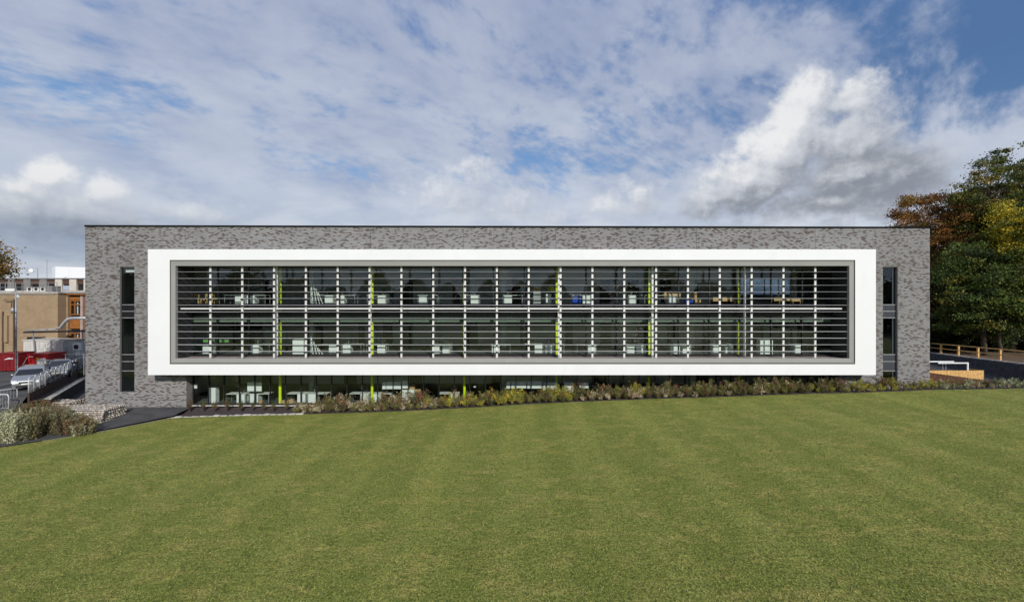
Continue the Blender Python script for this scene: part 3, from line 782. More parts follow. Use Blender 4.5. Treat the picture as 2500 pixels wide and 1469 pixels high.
desk0 = make_desk(white_lam); mon0 = make_monitor(); chair0 = make_chair(); used = {'d': 0, 'm': 0, 'c': 0}
def inst(proto, key, loc, rz, label, group):
    o = proto if not used[key] else copy_tree(proto)
    used[key] = 1; o.location = loc; o.rotation_euler = (0, 0, rz); o['label'] = label; o['group'] = group; return o
desks = {2: [584, 612, 803, 831, 932, 1032, 1159, 1240, 1432, 1545, 1640], 1: [505, 622, 813, 846, 931, 1063, 1090, 1210, 1315, 1342, 1445, 1540, 1565, 1650, 1676, 1750, 1778, 1950],
         0: [588, 620, 736, 762, 890, 920, 1108]}
cnt = {}
for fl, lst in desks.items():
    for i, px in enumerate(lst):
        Y = YG + (1.0 if fl else .72) + (i * 0.37 % (0.6 if fl else .15)); wh = where(px, fl); key = wh; cnt[key] = cnt.get(key, 0) + 1
        total = sum(1 for p_ in lst if where(p_, fl) == wh)
        pre = '' if total == 1 else ('leftmost ' if cnt[key] == 1 else ('rightmost ' if cnt[key] == total else ORD[cnt[key] - 1] + ' '))
        x = X_(px, Y - .35) - (.4 if i % 2 == 0 else -.4); rz = 0 if i % 2 == 0 else 0
        o = inst(desk0, 'd', (x, Y, ZF[fl]), 0, f'{pre}white desk with drawer pedestal {wh}', 'white office desks behind the glass')
        if i % 2: 
            o.scale = (-1, 1, 1)
        if i % 3 != 2:
            q_ = inst(mon0, 'm', (x + (.35 if i % 2 == 0 else -.4), Y + .12, ZF[fl] + .73), R.uniform(-.5, .5) + (pi if i % 2 else 0), f'dark monitor on the {pre}desk, {wh[7:]}', 'computer monitors on the desks')
        if i % 2 == 0 or fl == 1:
            inst(chair0, 'c', (x - .1, Y + .85, ZF[fl]), R.uniform(-.8, .8), f'black chair behind the {pre}desk, {wh[7:]}', 'black office chairs at the desks')

def carton(px0, px1, py0, py1, Y, name, m, label, cat, dep=.4, group=None, lid=True):
    x0, x1, z0, z1 = X_(px0, Y), X_(px1, Y), Z_(py1, Y), Z_(py0, Y)
    for zf in ZF:
        if abs(z0 - zf) < .35: z0 = zf + .004
    r = thing(name, label, cat, ((x0 + x1) / 2, Y + dep / 2, z0), group, world=True)
    box(x0, x1, Y, Y + dep, z0, z1 - .02).build('body', m, r, bevel=.004)
    if lid: box(x0 - .012, x1 + .012, Y - .012, Y + dep + .012, z1 - .06, z1).build('lid', m, r)
    return r
def crate(px0, px1, py0, py1, Y, label):
    x0, x1, z0, z1 = X_(px0, Y), X_(px1, Y), Z_(py1, Y), Z_(py0, Y); z0 = max(z0, ZF[2] + .004) if z0 < ZF[2] + .3 else z0
    r = thing('plastic_crate', label, 'crate', ((x0 + x1) / 2, Y + .2, z0), world=True)
    mb = MB().hexa([(x0 + .04, Y + .03, z0), (x1 - .04, Y + .03, z0), (x1 - .04, Y + .37, z0), (x0 + .04, Y + .37, z0), (x0, Y, z1 - .03), (x1, Y, z1 - .03), (x1, Y + .4, z1 - .03), (x0, Y + .4, z1 - .03)])
    mb.build('body', blue_pl, r); box(x0 - .02, x1 + .02, Y - .02, Y + .42, z1 - .03, z1 + .01).build('rim', blue_pl, r)
Yc = YG + .7
T = 'on the top floor'
crate(1398, 1419, 731.5, 741, Yc, f'lower blue plastic crate {T} right of the fourth lime column')
crate(1399, 1419, 722, 731, Yc, f'upper blue plastic crate {T} right of the fourth lime column')
crate(1674, 1693, 733, 742, Yc, f'blue plastic crate {T} left of two small cartons')
carton(1622, 1662, 716, 727.5, Yc + .1, 'cardboard_box', cardboard, 'long cardboard box lying on a desk on the top floor', 'box')
carton(1622, 1631, 712.5, 715.8, Yc + .1, 'cardboard_box', cardboard, 'small carton on the long cardboard box on the top floor', 'box', .2)
carton(1692, 1703, 714, 727, Yc + .5, 'cardboard_box', cardboard, 'tall carton above the small carton beside the blue crate', 'box', .3)
carton(1690, 1706, 727.6, 742, Yc + .5, 'cardboard_box', cardboard, 'carton on the floor under the tall carton, top floor', 'box', .35)
carton(1697, 1711, 731, 742, Yc, 'cardboard_box', cardboard, 'small carton standing in front of the tall stacked carton', 'box', .3)
for i, (a, c_, e, f_, lb) in enumerate([(1741, 1759, 733.5, 742, 'bottom left'), (1741, 1759, 724.5, 733, 'top left'), (1764, 1780, 733.5, 742, 'bottom middle'), (1764, 1780, 724.5, 733, 'top middle'), (1781, 1796, 733.5, 742, 'bottom right'), (1781, 1793, 725, 733, 'top right')]):
    carton(a, c_, e, f_, Yc, 'cardboard_box', cardboard, f'{lb} carton of the stack left of the last lime column', 'box', .4, lid=i % 2 == 0)
for i, (a, c_, e, f_, lb) in enumerate([(1890, 1903, 733.5, 742, 'bottom row, far left'), (1890, 1910, 725.5, 733, 'top row, far left'), (1904, 1918, 733.5, 742, 'bottom row, second from left'), (1911, 1930, 726, 733, 'top row, middle'), (1919, 1936, 733.5, 742, 'bottom row, third from left'), (1937, 1955, 733.5, 742, 'bottom row, far right'), (1931, 1954, 726.5, 733, 'top row, far right')]):
    carton(a, c_, e, f_, Yc + .2, 'cardboard_box', cardboard, f'carton in the long stack on the top floor, {lb}', 'box', .4, lid=i % 2 == 1)
carton(1302, 1309, 701, 710, Yc + .6, 'cardboard_box', cardboard, 'left small carton on the tall cabinets beside the fourth lime column', 'box', .25)
carton(1312, 1320, 701, 710, Yc + .6, 'cardboard_box', cardboard, 'right small carton on the tall cabinets beside the fourth lime column', 'box', .25)
def cabinet(px0, px1, py0, py1, Y, label, cols=1, rows=2, m=white_lam):
    x0, x1, z0, z1 = X_(px0, Y), X_(px1, Y), Z_(py1, Y), Z_(py0, Y)
    for zf in ZF:
        if abs(z0 - zf) < .45: z0 = zf + .002
    r = thing('storage_cabinet', label, 'cabinet', ((x0 + x1) / 2, Y + .25, z0), world=True)
    box(x0, x1, Y + .012, Y + .45, z0, z1).build('body', m, r)
    wq, hq = (x1 - x0) / cols, (z1 - z0) / rows
    for i in range(cols):
        for j in range(rows): box(x0 + i * wq + .012, x0 + (i + 1) * wq - .012, Y, Y + .011, z0 + j * hq + .012, z0 + (j + 1) * hq - .012).build('cabinet_door', m, r)
cabinet(1855, 1887, 829, 866, Yc - .1, 'wide white cabinet block on the middle floor right of the last lime column', 3, 4)
cabinet(714, 741, 828, 866, Yc - .1, 'wide white cabinet on the middle floor beside the leaning boards', 2, 4)
cabinet(1333, 1346, 718, 742, Yc, 'narrow white cabinet on the top floor left of the fourth lime column', 1, 3)
cabinet(1302, 1320, 710.5, 742, Yc + .55, 'low dark cabinet on the top floor under two small cartons', 2, 2, grey_plastic)
cabinet(508, 526, 946.5, 987, Yc - .3, 'tall white cabinet on the ground floor near the brick corner', 1, 2)
cabinet(982, 1011, 951, 984, Yc - .3, 'white cabinet on the ground floor under a white panel', 1, 1)
carton(1000, 1012, 941, 950.6, Yc - .3, 'cardboard_box', cardboard, 'carton on the white ground floor cabinet', 'box', .3)
carton(1013, 1026, 951, 984, Yc - .25, 'cardboard_box', cardboard, 'tall brown carton right of the white ground floor cabinet', 'box', .3)
for i, (a, c_, e, lb) in enumerate([(681, 688, 977.5, 'first from the left'), (689, 695.5, 977.5, 'second from the left'), (697, 702, 978, 'third from the left'), (705, 714.5, 975, 'tallest')]):
    carton(a, c_, e, 987, Yc - .45, 'cardboard_box', cardboard, f'carton by the first ground floor lime column, {lb}', 'box', .25)
carton(631, 639, 978.5, 987, Yc - .45, 'cardboard_box', cardboard, 'small carton right of the desk under the whiteboard', 'box', .25)
# boards stuck up behind the ground floor glass
def board(px0, px1, py0, py1, name, label, cat, Y=YG + .16, m=white_lam, tilt=0):
    x0, x1, z0, z1 = X_(px0, Y), X_(px1, Y), Z_(py1, Y), Z_(py0, Y)
    r = thing(name, label, cat, ((x0 + x1) / 2, Y, z0), world=True)
    box(x0 + .015, x1 - .015, Y, Y + .02, z0 + .015, z1 - .015).build('panel', m, r)
    mb = MB().box(x0, x1, Y - .006, Y + .025, z0, z0 + .014).box(x0, x1, Y - .006, Y + .025, z1 - .014, z1).box(x0, x0 + .014, Y - .006, Y + .025, z0 + .014, z1 - .014).box(x1 - .014, x1, Y - .006, Y + .025, z0 + .014, z1 - .014)
    mb.build('frame', galv, r)
board(603.5, 639, 932.5, 955, 'whiteboard', 'large whiteboard above a desk on the ground floor', 'board', YG + .2)
board(468.5, 481.5, 937.5, 948, 'paper_notice', 'small white notice on the glass near the brick corner', 'notice', YG + .05)
board(933, 942, 932, 950, 'wall_panel', 'narrow white panel left of the wide panel, ground floor', 'panel')
board(943, 979, 931, 949.5, 'wall_panel', 'wide white panel right of the second lime column, ground floor', 'panel')
board(982, 996, 929, 948, 'wall_panel', 'white panel above the white ground floor cabinet', 'panel')
board(1236, 1246, 931, 948.5, 'wall_panel', 'narrowest white panel of the row left of the fourth lime column', 'panel')
board(1248, 1285, 930, 947.5, 'wall_panel', 'wide white panel, second of the row behind the yellow shrubs', 'panel')
board(1287, 1324, 929.5, 948, 'wall_panel', 'wide white panel, third of the row behind the yellow shrubs', 'panel')
board(1326, 1361, 932, 951, 'wall_panel', 'wide white panel beside the fourth lime column, ground floor', 'panel')
board(1377, 1400, 932, 958, 'wall_panel', 'tall white panel right of the fourth lime column, ground floor', 'panel')
board(1414, 1437, 933, 947.5, 'wall_panel', 'rightmost white panel behind the shrubs, ground floor', 'panel')
board(1156, 1162, 942, 945.5, 'paper_notice', 'tiny white notice right of the third lime column, ground floor', 'notice', YG + .05)
# leaning striped boards on both upper floors
for fl, (p0, p1, pt, pb) in ((2, (755, 776, 686, 742)), (1, (755, 778, 824, 866))):
    Y = YG + .6; r = thing('stack_of_leaning_boards' if False else 'leaning_ladder', f'pale ladder leaning behind the glass {where(760, fl)}', 'ladder', (X_(765, Y), Y, ZF[fl]), world=True)
    z0, z1 = ZF[fl] + .01, Z_(pt, Y)
    for k in range(4):
        dxk = k * .16
        MB().bar((X_(p0, Y) + dxk + .02 + k * .02, Y + .3, z1 - k * .3), (X_(p0, Y) + dxk + .35 + .1 * k, Y - .1, z0), .05, .06).build('rail', white_lam, r)
    MB().bar((X_(p0, Y), Y + .3, z1), (X_(p0, Y) + .05, Y + .25, z0), .05, .06).build('rail', white_lam, r)
    nn_ = 8
    for k in range(1, nn_):
        q_ = k / nn_; zz_ = z1 + (z0 - z1) * q_; xx_ = X_(p0, Y) + .03; MB().bar((xx_, Y + .26, zz_), (xx_ + .3 * q_, Y + .3 - .35 * q_, zz_), .03, .03).build('rung', white_lam, r)
# wooden chairs and table stacked at the left of the top floor
def wood_chair(x, Y, z, rz, label):
    r = thing('wooden_chair', label, 'chair', (x, Y, z), rz=rz)
    box(-.2, .2, -.2, .2, .42, .45).build('seat', wood_light, r)
    for a in (-.18, .18):
        for b_ in (-.18, .18): box(a - .02, a + .02, b_ - .02, b_ + .02, 0, .42 if b_ < 0 else .85).build('leg', wood_light, r)
    box(-.16, .16, .165, .195, .62, .80).build('backrest', wood_light, r)
wood_chair(X_(478, 34.9), 34.9, ZF[2], .5, 'leftmost light wooden chair on the top floor')
wood_chair(X_(497, 34.8), 34.8, ZF[2], -.7, 'middle light wooden chair on the top floor')
wood_chair(X_(527, 35.0), 35.0, ZF[2], 1.8, 'light wooden chair right of the first fin on the top floor')
r = thing('wooden_table', 'small light wooden table among the wooden chairs', 'table', (X_(513, 35.4), 35.6, ZF[2]))
box(-.5, .5, -.3, .3, .40, .43).build('table_top', wood_light, r)
for a in (-.45, .45):
    for b_ in (-.25, .25): box(a - .025, a + .025, b_ - .025, b_ + .025, 0, .40).build('leg', wood_light, r)
# green screens on the middle floor, left
for a, c_, lb in ((496, 524, 'left'), (536, 558, 'right')):
    Y = 35.4; board(a, c_, 828.5, 835.5, 'desk_screen', f'{lb} green fabric desk screen at the left end of the middle floor', 'screen', Y, green_fab)
    mb = MB()
# desk fan on the ground floor
r = thing('desk_fan', 'white desk fan on a ground floor desk left of the second lime column', 'fan', (X_(886, 35.0), 35.0, .735))
MB().tube([(0, 0, 0), (0, 0, .25)], .015, 8).build('stand', white_lam, r); MB().tube([(0, -.02, .36), (0, .06, .36)], [.16, .15], 16).build('cage', galv, r); MB().tube([(0, 0, 0), (0, 0, .02)], .09, 12).build('base', white_lam, r)

# ------------------------------------------------------------------ people
skin_c = M('skin', (0.50, 0.30, 0.22), 0.55, var=0.04)
def skin_obj(name, verts, edges_, radii, m, parent, root=0, sub=1):
    me = bpy.data.meshes.new(name); me.from_pydata(verts, edges_, []); me.materials.append(m)
    o = bpy.data.objects.new(name, me); COL.objects.link(o); o.parent = parent
    md = o.modifiers.new('skin', 'SKIN'); md.use_smooth_shade = True
    sv = me.skin_vertices[0].data
    for i, r_ in enumerate(radii): sv[i].radius = r_ if hasattr(r_, '__len__') else (r_, r_); sv[i].use_root = (i == root)
    sb = o.modifiers.new('subsurf', 'SUBSURF'); sb.levels = sub; sb.render_levels = sub
    return o
def person(label, loc, rz, shirt, trousers, hair, sit=False, reach=.35, lean=0.05, group=None):
    r = thing('person', label, 'person', loc, group, rz=rz)
    if sit: hip = .52; knee = (.13, .42, .50); ank = (.13, .40, .08)
    else: hip = .93; knee = (.11, .03, .50); ank = (.11, -.02, .08)
    L = lean; ch = hip + .36; sh_ = hip + .50; nk = hip + .60; hd = hip + .70
    v = [(0, 0, hip), (0, L * .4, hip + .18), (0, L, ch), (0, L * 1.2, sh_ + .02), (0, L * 1.4, nk), (0, L * 1.6 + .01, hd + .02)]
    e = [(0, 1), (1, 2), (2, 3), (3, 4), (4, 5)]; ra = [(.15, .11), (.135, .10), (.155, .11), (.10, .08), (.055, .055), (.06, .06)]
    for s_ in (-1, 1):
        k = len(v); el_ = (s_ * .24, L + .06, hip + .22); wr = (s_ * .17, L + reach, hip + .26)
        v += [(s_ * .175, L, sh_ - .02), el_, wr]; e += [(3, k), (k, k + 1), (k + 1, k + 2)]; ra += [(.065, .065), (.045, .045), (.028, .028)]
        pk = len(v); v.append((wr[0], wr[1] + .07, wr[2])); e.append((k + 2, pk)); ra.append((.038, .018))
        for f_ in range(4):
            j_ = len(v); ox = (f_ - 1.5) * .021; ln = (.075, .085, .08, .062)[f_]
            v += [(wr[0] + ox, wr[1] + .11, wr[2] - .004), (wr[0] + ox, wr[1] + .11 + ln, wr[2] - .03)]; e += [(pk, j_), (j_, j_ + 1)]; ra += [(.009, .009), (.007, .007)]
        j_ = len(v); v += [(wr[0] - s_ * .045, wr[1] + .06, wr[2] - .005), (wr[0] - s_ * .055, wr[1] + .10, wr[2] - .015)]; e += [(k + 2, j_), (j_, j_ + 1)]; ra += [(.010, .010), (.008, .008)]
        k = len(v); v += [(s_ * .09, .02, hip - .06), (s_ * knee[0], knee[1], knee[2]), (s_ * ank[0], ank[1], ank[2]), (s_ * ank[0], ank[1] + .16, .04)]
        e += [(0, k), (k, k + 1), (k + 1, k + 2), (k + 2, k + 3)]; ra += [(.09, .09), (.058, .058), (.04, .04), (.04, .03)]
    body = skin_obj('body', v, e, ra, skin_c, r)
    hc = (0, L * 1.7 + .02, hd + .13)
    hm_ = MB().ball(hc, .078, .098, .12, 14, 10); hm_.ball((0, hc[1] + .098, hc[2] - .01), .014, .022, .022, 6, 5)
    for s_ in (-1, 1): hm_.ball((s_ * .080, hc[1], hc[2] - .01), .012, .022, .032, 6, 5)
    hm_.build('head', skin_c, r, smooth=True)
    fm = MB()
    for s_ in (-1, 1): fm.ball((s_ * .03, hc[1] + .088, hc[2] + .015), .012, .008, .008, 6, 4)
    fm.box(-.025, .025, hc[1] + .086, hc[1] + .092, hc[2] - .055, hc[2] - .047); fm.build('eyes_and_mouth', black_plastic, r)
    MB().ball((0, hc[1] - .018, hc[2] + .028), .087, .098, .108, 12, 8).build('hair', hair, r, smooth=True)
    # clothes: the same skeleton, thicker
    n_arm = 6
    sv = v[:4] + [v[6], v[7], tuple(np.array(v[7]) * .35 + np.array(v[8]) * .65)]; k2 = 6 + 4 + 8 + 2 + 4
    a2 = 6 + 4 + 8 + 2 + 4
    sv += [v[a2], v[a2 + 1], tuple(np.array(v[a2 + 1]) * .35 + np.array(v[a2 + 2]) * .65)]
    se = [(0, 1), (1, 2), (2, 3), (3, 4), (4, 5), (5, 6), (3, 7), (7, 8), (8, 9)]
    sr = [(.165, .125), (.15, .115), (.17, .125), (.112, .092), (.078, .078), (.06, .06), (.045, .045), (.078, .078), (.06, .06), (.045, .045)]
    skin_obj('shirt', sv, se, sr, shirt, r)
    l1 = 6 + 4 + 8 + 2; l2 = a2 + 4 + 8 + 2
    tv = [v[0]] + v[l1:l1 + 3] + v[l2:l2 + 3]; te = [(0, 1), (1, 2), (2, 3), (0, 4), (4, 5), (5, 6)]
    skin_obj('trousers', tv, te, [(.165, .125), (.105, .105), (.075, .075), (.055, .055), (.105, .105), (.075, .075), (.055, .055)], trousers, r)
    for s_ in (-1, 1): box(s_ * ank[0] - .05, s_ * ank[0] + .05, ank[1] - .08, ank[1] + .2, 0.0, .09).build('shoe', black_plastic, r, bevel=.02)
    return r
sb = M('pale_blue_shirt', (0.45, 0.55, 0.65), 0.85); sd = M('dark_shirt', (0.03, 0.03, 0.04), 0.85); st_ = M('striped_shirt', (0.40, 0.42, 0.55), 0.85)
hv = M('yellow_high_visibility', (0.75, 0.80, 0.02), 0.7); nav = M('navy_trousers', (0.02, 0.025, 0.05), 0.9); hb = M('brown_hair', (0.05, 0.03, 0.02), 0.8); hf = M('fair_hair', (0.35, 0.24, 0.12), 0.8); gh = M('grey_hair', (0.25, 0.25, 0.25), 0.8)
Yp = YG + 2.2
person('person in a striped blue shirt standing left of the third lime column, top floor', (X_(956, Yp), Yp, ZF[2]), -1.9, st_, nav, hb, False, lean=.1)
person('person in dark clothes sitting left of the third lime column, top floor', (X_(1111, Yp), Yp, ZF[2]), -1.2, sd, nav, hb, True)
person('person in a pale blue shirt reaching to a desk on the top floor', (X_(1281, Yp), Yp, ZF[2]), 1.3, sb, nav, hf, False, .45, .22)
person('person in a yellow jacket beside the fourth lime column, top floor', (X_(1346, Yp), Yp, ZF[2]), 2.6, hv, nav, hb, False)
person('person in dark clothes sitting right of the fifth fin from the right, top floor' if False else 'person in dark clothes sitting between fourth and fifth lime columns, top floor', (X_(1503, Yp), Yp, ZF[2]), 2.0, sd, nav, gh, True)
person('person in a dark shirt standing behind a ground floor desk near the whiteboard', (X_(579, Yp), Yp, ZF[0]), 2.9, sd, nav, gh, False)
person('person in dark clothes beside the fifth lime column on the top floor', (X_(1574, Yp), Yp, ZF[2]), -2.4, sd, nav, hf, True)

# ================================================================== PLANTS
def make_cloud_mesh(name, cen, size, cols, droop=0.0, flat=0.0, aspect=0.6):
    v, f = leaf_quads(cen, size, flat, droop, aspect=aspect)
    me = bpy.data.meshes.new(name); me.vertices.add(len(v)); me.vertices.foreach_set('co', v.astype(np.float32).ravel())
    nf = len(f); me.loops.add(nf * 4); me.loops.foreach_set('vertex_index', f.ravel()); me.polygons.add(nf); me.polygons.foreach_set('loop_start', np.arange(nf, dtype=np.int32) * 4)
    a = me.color_attributes.new('Col', 'FLOAT_COLOR', 'CORNER'); c4 = np.ones((nf, 4, 4), dtype=np.float32); c4[:, :, :3] = cols[:, None, :]; a.data.foreach_set('color', c4.ravel())
    me.materials.append(leaf_m); me.update(calc_edges=True); return me
def pick(pal, n_, jit=.25):
    pal = np.array(pal); w_ = pal[:, 3] / pal[:, 3].sum(); idx = NP.choice(len(pal), n_, p=w_)
    return pal[idx, :3] * NP.uniform(1 - jit, 1 + jit, (n_, 1))
def make_shrub(kind, h, wdt, pal, n_leaf, size, nst=9):
    nst = int(nst); tips = []
    mb = MB()
    for k in range(nst):
        a = R.uniform(0, 2 * pi); r_ = wdt * R.uniform(.15, 1.25); tp = (cos(a) * r_, sin(a) * r_, h * (R.uniform(.45, .85) if k % 4 else R.uniform(.85, 1.15))); md = (tp[0] * .35, tp[1] * .35, tp[2] * .5)
        mb.tube([(0, 0, 0), md, tp], [.012, .008, .004], 4, cap=False); tips.append((md, tp))
    me_s = bpy.data.meshes.new('stem'); me_s.from_pydata(mb.v, [], mb.f); me_s.materials.append(bark); me_s.update()
    cen = np.zeros((n_leaf, 3)); col = np.zeros((n_leaf, 3)); cl = pick(pal, nst, .30)
    for i in range(n_leaf):
        k = min(R.randrange(nst), R.randrange(nst)); md, tp = tips[k]; t_ = R.random() ** .95
        cen[i] = [md[j] * (1 - t_) + tp[j] * t_ + R.gauss(0, wdt * (.19 - .10 * t_)) for j in range(3)]; col[i] = cl[k]
    cen[:, 2] = np.maximum(cen[:, 2], .03)
    col = 1.15 * np.where(NP.rand(n_leaf, 1) < .78, col, pick(pal, n_leaf)) * NP.uniform(.6, 1.4, (n_leaf, 1))
    me_f = make_cloud_mesh('foliage', cen, size, col)
    return me_s, me_f
DKG = (.075, .095, .035); OLV = (.19, .19, .06); BRN = (.22, .13, .07); RED = (.27, .09, .06); CRM = (.80, .74, .52); YEL = (.55, .45, .06); ORG = (.48, .22, .06); PNK = (.60, .33, .22); YGR = (.30, .32, .05); PGR = (.42, .46, .28)
def P_(*a): return [(*c_, w_) for c_, w_ in a]
KINDS = {
 'cream': (P_((CRM, 4), (OLV, 3), (BRN, 3), (PNK, 1)), 'pale cream flowered shrub in the bed between lawn and glass', 'cream flowered shrubs in the bed'),
 'yellow': (P_((YEL, 4), (YGR, 4), (OLV, 3), (ORG, .6)), 'yellow leaved autumn shrub in the bed between lawn and glass', 'yellow shrubs in the bed'),
 'dark': (P_((BRN, 4), (DKG, 4), (RED, 1.2), (OLV, 2)), 'dark brown and green shrub with reddish tips in the bed', 'dark reddish shrubs in the bed'),
 'mixed': (P_((OLV, 4), (BRN, 3), (YGR, 2), (CRM, .8), (DKG, 2)), 'olive and brown shrub mixed into the hedge by the lawn', 'olive brown shrubs in the bed'),
 'white': (P_((PGR, 3), (DKG, 3), (CRM, 1.6), (OLV, 2)), 'pale green and white low shrub at the right end of the bed', 'pale green shrubs right of the building'),
 'sparse': (P_((DKG, 4), (BRN, 3), (OLV, 2)), 'small sparse dark shrub standing alone in the bare bed', 'small dark shrubs in the bare bed')}
SHM = {}
for k, (pal, lb, gp) in KINDS.items():
    SHM[k] = [make_shrub(k, 1.0, .42 if k != 'sparse' else .3, pal, 1500 if k != 'sparse' else 520, .058 if k != 'sparse' else .07, 26) for _ in range(3)]
def shrub(kind, x, y, z, h, wd=1.0, name='shrub'):
    ms, mf = R.choice(SHM[kind]); r = thing(name, KINDS[kind][1], 'shrub', (x, y, z), KINDS[kind][2], rz=R.uniform(0, 6.28)); r.scale = (h * wd, h * wd, h)
    for nm, me in (('stem', ms), ('foliage', mf)):
        o = bpy.data.objects.new(nm, me); COL.objects.link(o); o.parent = r
    return r
for ii_, px in enumerate((462, 497, 524, 555, 588, 618, 645, 668, 700)):
    Y = 32.4 + R.uniform(-.2, .2); x = X_(px, Y); shrub('sparse', x, Y, -.12, R.uniform(.65, .95), .9)['label'] = f"small sparse dark shrub in the bare bed, {['first','second','third','fourth','fifth','sixth','seventh','eighth','ninth'][ii_]} from the brick corner"
def kind_at(px):
    if px < 900: return R.choices(['cream', 'dark', 'mixed'], [4, 3, 1.5])[0]
    if px < 1040: return R.choices(['cream', 'dark', 'mixed'], [3, 3, 2])[0]
    if px < 1100: return R.choices(['cream', 'dark', 'yellow', 'mixed'], [2, 3, 2, 2])[0]
    if px < 1180: return R.choices(['yellow', 'dark', 'mixed'], [4, 3, 1])[0]
    if px < 1400: return R.choices(['yellow', 'dark', 'mixed'], [5, 3, 2])[0]
    if px < 1860: return R.choices(['dark', 'mixed', 'cream', 'yellow'], [5, 3, 3.2, .6])[0]
    if px < 2280: return R.choices(['yellow', 'mixed', 'dark'], [4.2, 3, 4])[0]
    return R.choices(['white', 'mixed', 'cream', 'dark'], [5, 2, 1, 1.2])[0]
ORDW = ['first', 'second', 'third', 'fourth', 'fifth', 'sixth', 'seventh', 'eighth', 'ninth', 'tenth', 'eleventh', 'twelfth', 'thirteenth', 'fourteenth', 'fifteenth', 'sixteenth', 'seventeenth', 'eighteenth', 'nineteenth', 'last']
LOOK = {'cream': 'cream flowered', 'yellow': 'yellow leaved', 'dark': 'dark reddish brown', 'mixed': 'olive and brown', 'white': 'pale green and white'}
px = 725.5; kq = 11
while px < 2510:
    for row_ in (0, 1):
        Y = (31.46 if row_ == 0 else 32.1) + R.uniform(-.12, .12); pj = px + R.uniform(-4, 4) + 6 * row_; x = X_(pj, Y)
        base_h = np.interp(px, [735, 800, 1000, 1380, 1860, 2100, 2280, 2500], [1.05, 1.2, 1.25, 1.15, 1.08, .95, .72, .70])
        k = kind_at(pj); h = .86 * base_h * R.uniform(.62, 1.12) * (.72 if row_ == 0 else 1.05) * (1.12 if k == 'dark' else 1)
        z = lawn_z(x, 31.3) - (.02 if row_ == 0 else .06)
        o = shrub(k, x, Y, z, h, R.uniform(1.0, 1.45))
        fi, fq = divmod(kq, 4); rw_ = 'front' if row_ == 0 else 'back'
        if fi <= 19:
            ps_ = (f'below the {ORDW[fi]} louvre fin' if fq == 0 else f'just right of the {ORDW[fi]} louvre fin' if fq == 1 else
                   f'midway between the {ORDW[fi]} and {ORDW[fi+1] if fi < 19 else "end"} louvre fins' if fq == 2 else f'just left of the {ORDW[fi+1] if fi < 19 else "end"} louvre fin')
            if fi == 19: ps_ = ('below the last louvre fin', 'just right of the last louvre fin', 'two places right of the last louvre fin', 'three places right of the last louvre fin')[fq]
        elif px < 2275: ps_ = f'{ORDW[18 - int((2275 - px) // 19.5)]} place before the brick corner'; ps_ = f'{ORDW[int((2275 - px) // 19.5)]} from the right brick corner'
        else: ps_ = f'{ORDW[int((px - 2275) // 19.5)]} one past the right brick corner'
        o['label'] = f'{LOOK[k]} shrub in the {rw_} row, {ps_}'; o['group'] = 'shrubs in the bed between lawn and glass'
    px += 19.5; kq += 1

# silvery upright clumps at the far left
def willow(x, y, h, pal, label, cat='shrub', n_leaf=5200):
    r = thing('tall_shrub', label, cat, (x, y, -.62)); mb = MB(); nst = 46; tips = []
    for k in range(nst):
        a = R.uniform(0, 2 * pi); r_ = .75 * sqrt(R.random()); tp = (cos(a) * r_ * 1.1, sin(a) * r_, h * R.uniform(.62, 1.0)); b0 = (cos(a) * r_ * .45, sin(a) * r_ * .45, 0); md = ((b0[0] + tp[0]) / 2, (b0[1] + tp[1]) / 2, tp[2] * .5)
        mb.tube([b0, md, tp], [.012, .008, .003], 4, cap=False); tips.append((b0, tp))
    mb.build('stem', bark, r)
    cen = np.zeros((n_leaf, 3)); cl = pick(pal, nst, .2); col = np.zeros((n_leaf, 3))
    for i in range(n_leaf):
        k = R.randrange(nst); b0, tp = tips[k]; t_ = R.uniform(.08, 1.02)
        cen[i] = [b0[j] * (1 - t_) + tp[j] * t_ + R.gauss(0, .055) for j in range(3)]; col[i] = cl[k]
    col = np.where(NP.rand(n_leaf, 1) < .7, col, pick(pal, n_leaf)) * NP.uniform(.7, 1.3, (n_leaf, 1))
    me = make_cloud_mesh('foliage', cen, .11, col, aspect=.26); o = bpy.data.objects.new('foliage', me); COL.objects.link(o); o.parent = r
SIL = P_(((.62, .62, .42), 5), ((.42, .44, .25), 3), ((.12, .10, .05), 1.5)); GRB = P_(((.30, .29, .15), 4), ((.48, .47, .33), 2.2), ((.18, .12, .07), 2.4), ((.28, .16, .10), 1), ((.06, .07, .03), 2)); RUS = P_(((.28, .18, .08), 3), ((.20, .20, .09), 3), ((.20, .08, .05), 1))
LW = [(0, 27.0, 2.0, SIL, 'leftmost silvery willowy shrub at the lawn edge'), (28, 26.4, 1.95, SIL, 'second silvery willowy shrub from the picture edge'), (52, 27.6, 1.9, SIL, 'silvery shrub beside the brownish clumps'),
      (75, 27.0, 2.05, GRB, 'brown green willowy shrub right of the silvery ones'), (72, 28.6, 2.1, RUS, 'russet tipped shrub behind the silvery ones'), (105, 27.8, 2.0, GRB, 'dense brown green shrub in the middle of the clump'), (108, 29.3, 2.1, RUS, 'russet tipped shrub in front of the barriers'),
      (135, 28.0, 1.9, GRB, 'brown green shrub left of the gabion wall'), (140, 29.2, 1.7, RUS, 'russet shrub behind the brown green clump'), (165, 28.0, 1.5, GRB, 'dark willowy shrub before the gabion wall'), (188, 28.2, 1.35, RUS, 'rightmost reddish shrub overlapping the lit gabion wall'), (203, 27.9, 1.0, GRB, 'lowest green shrub at the right end of the clump'),
      (-30, 26.0, 2.0, SIL, 'silvery willowy shrub cut by the picture edge')]
for px, Y, h, pal, lb in LW: willow(X_(px, Y), Y, h, pal, lb)

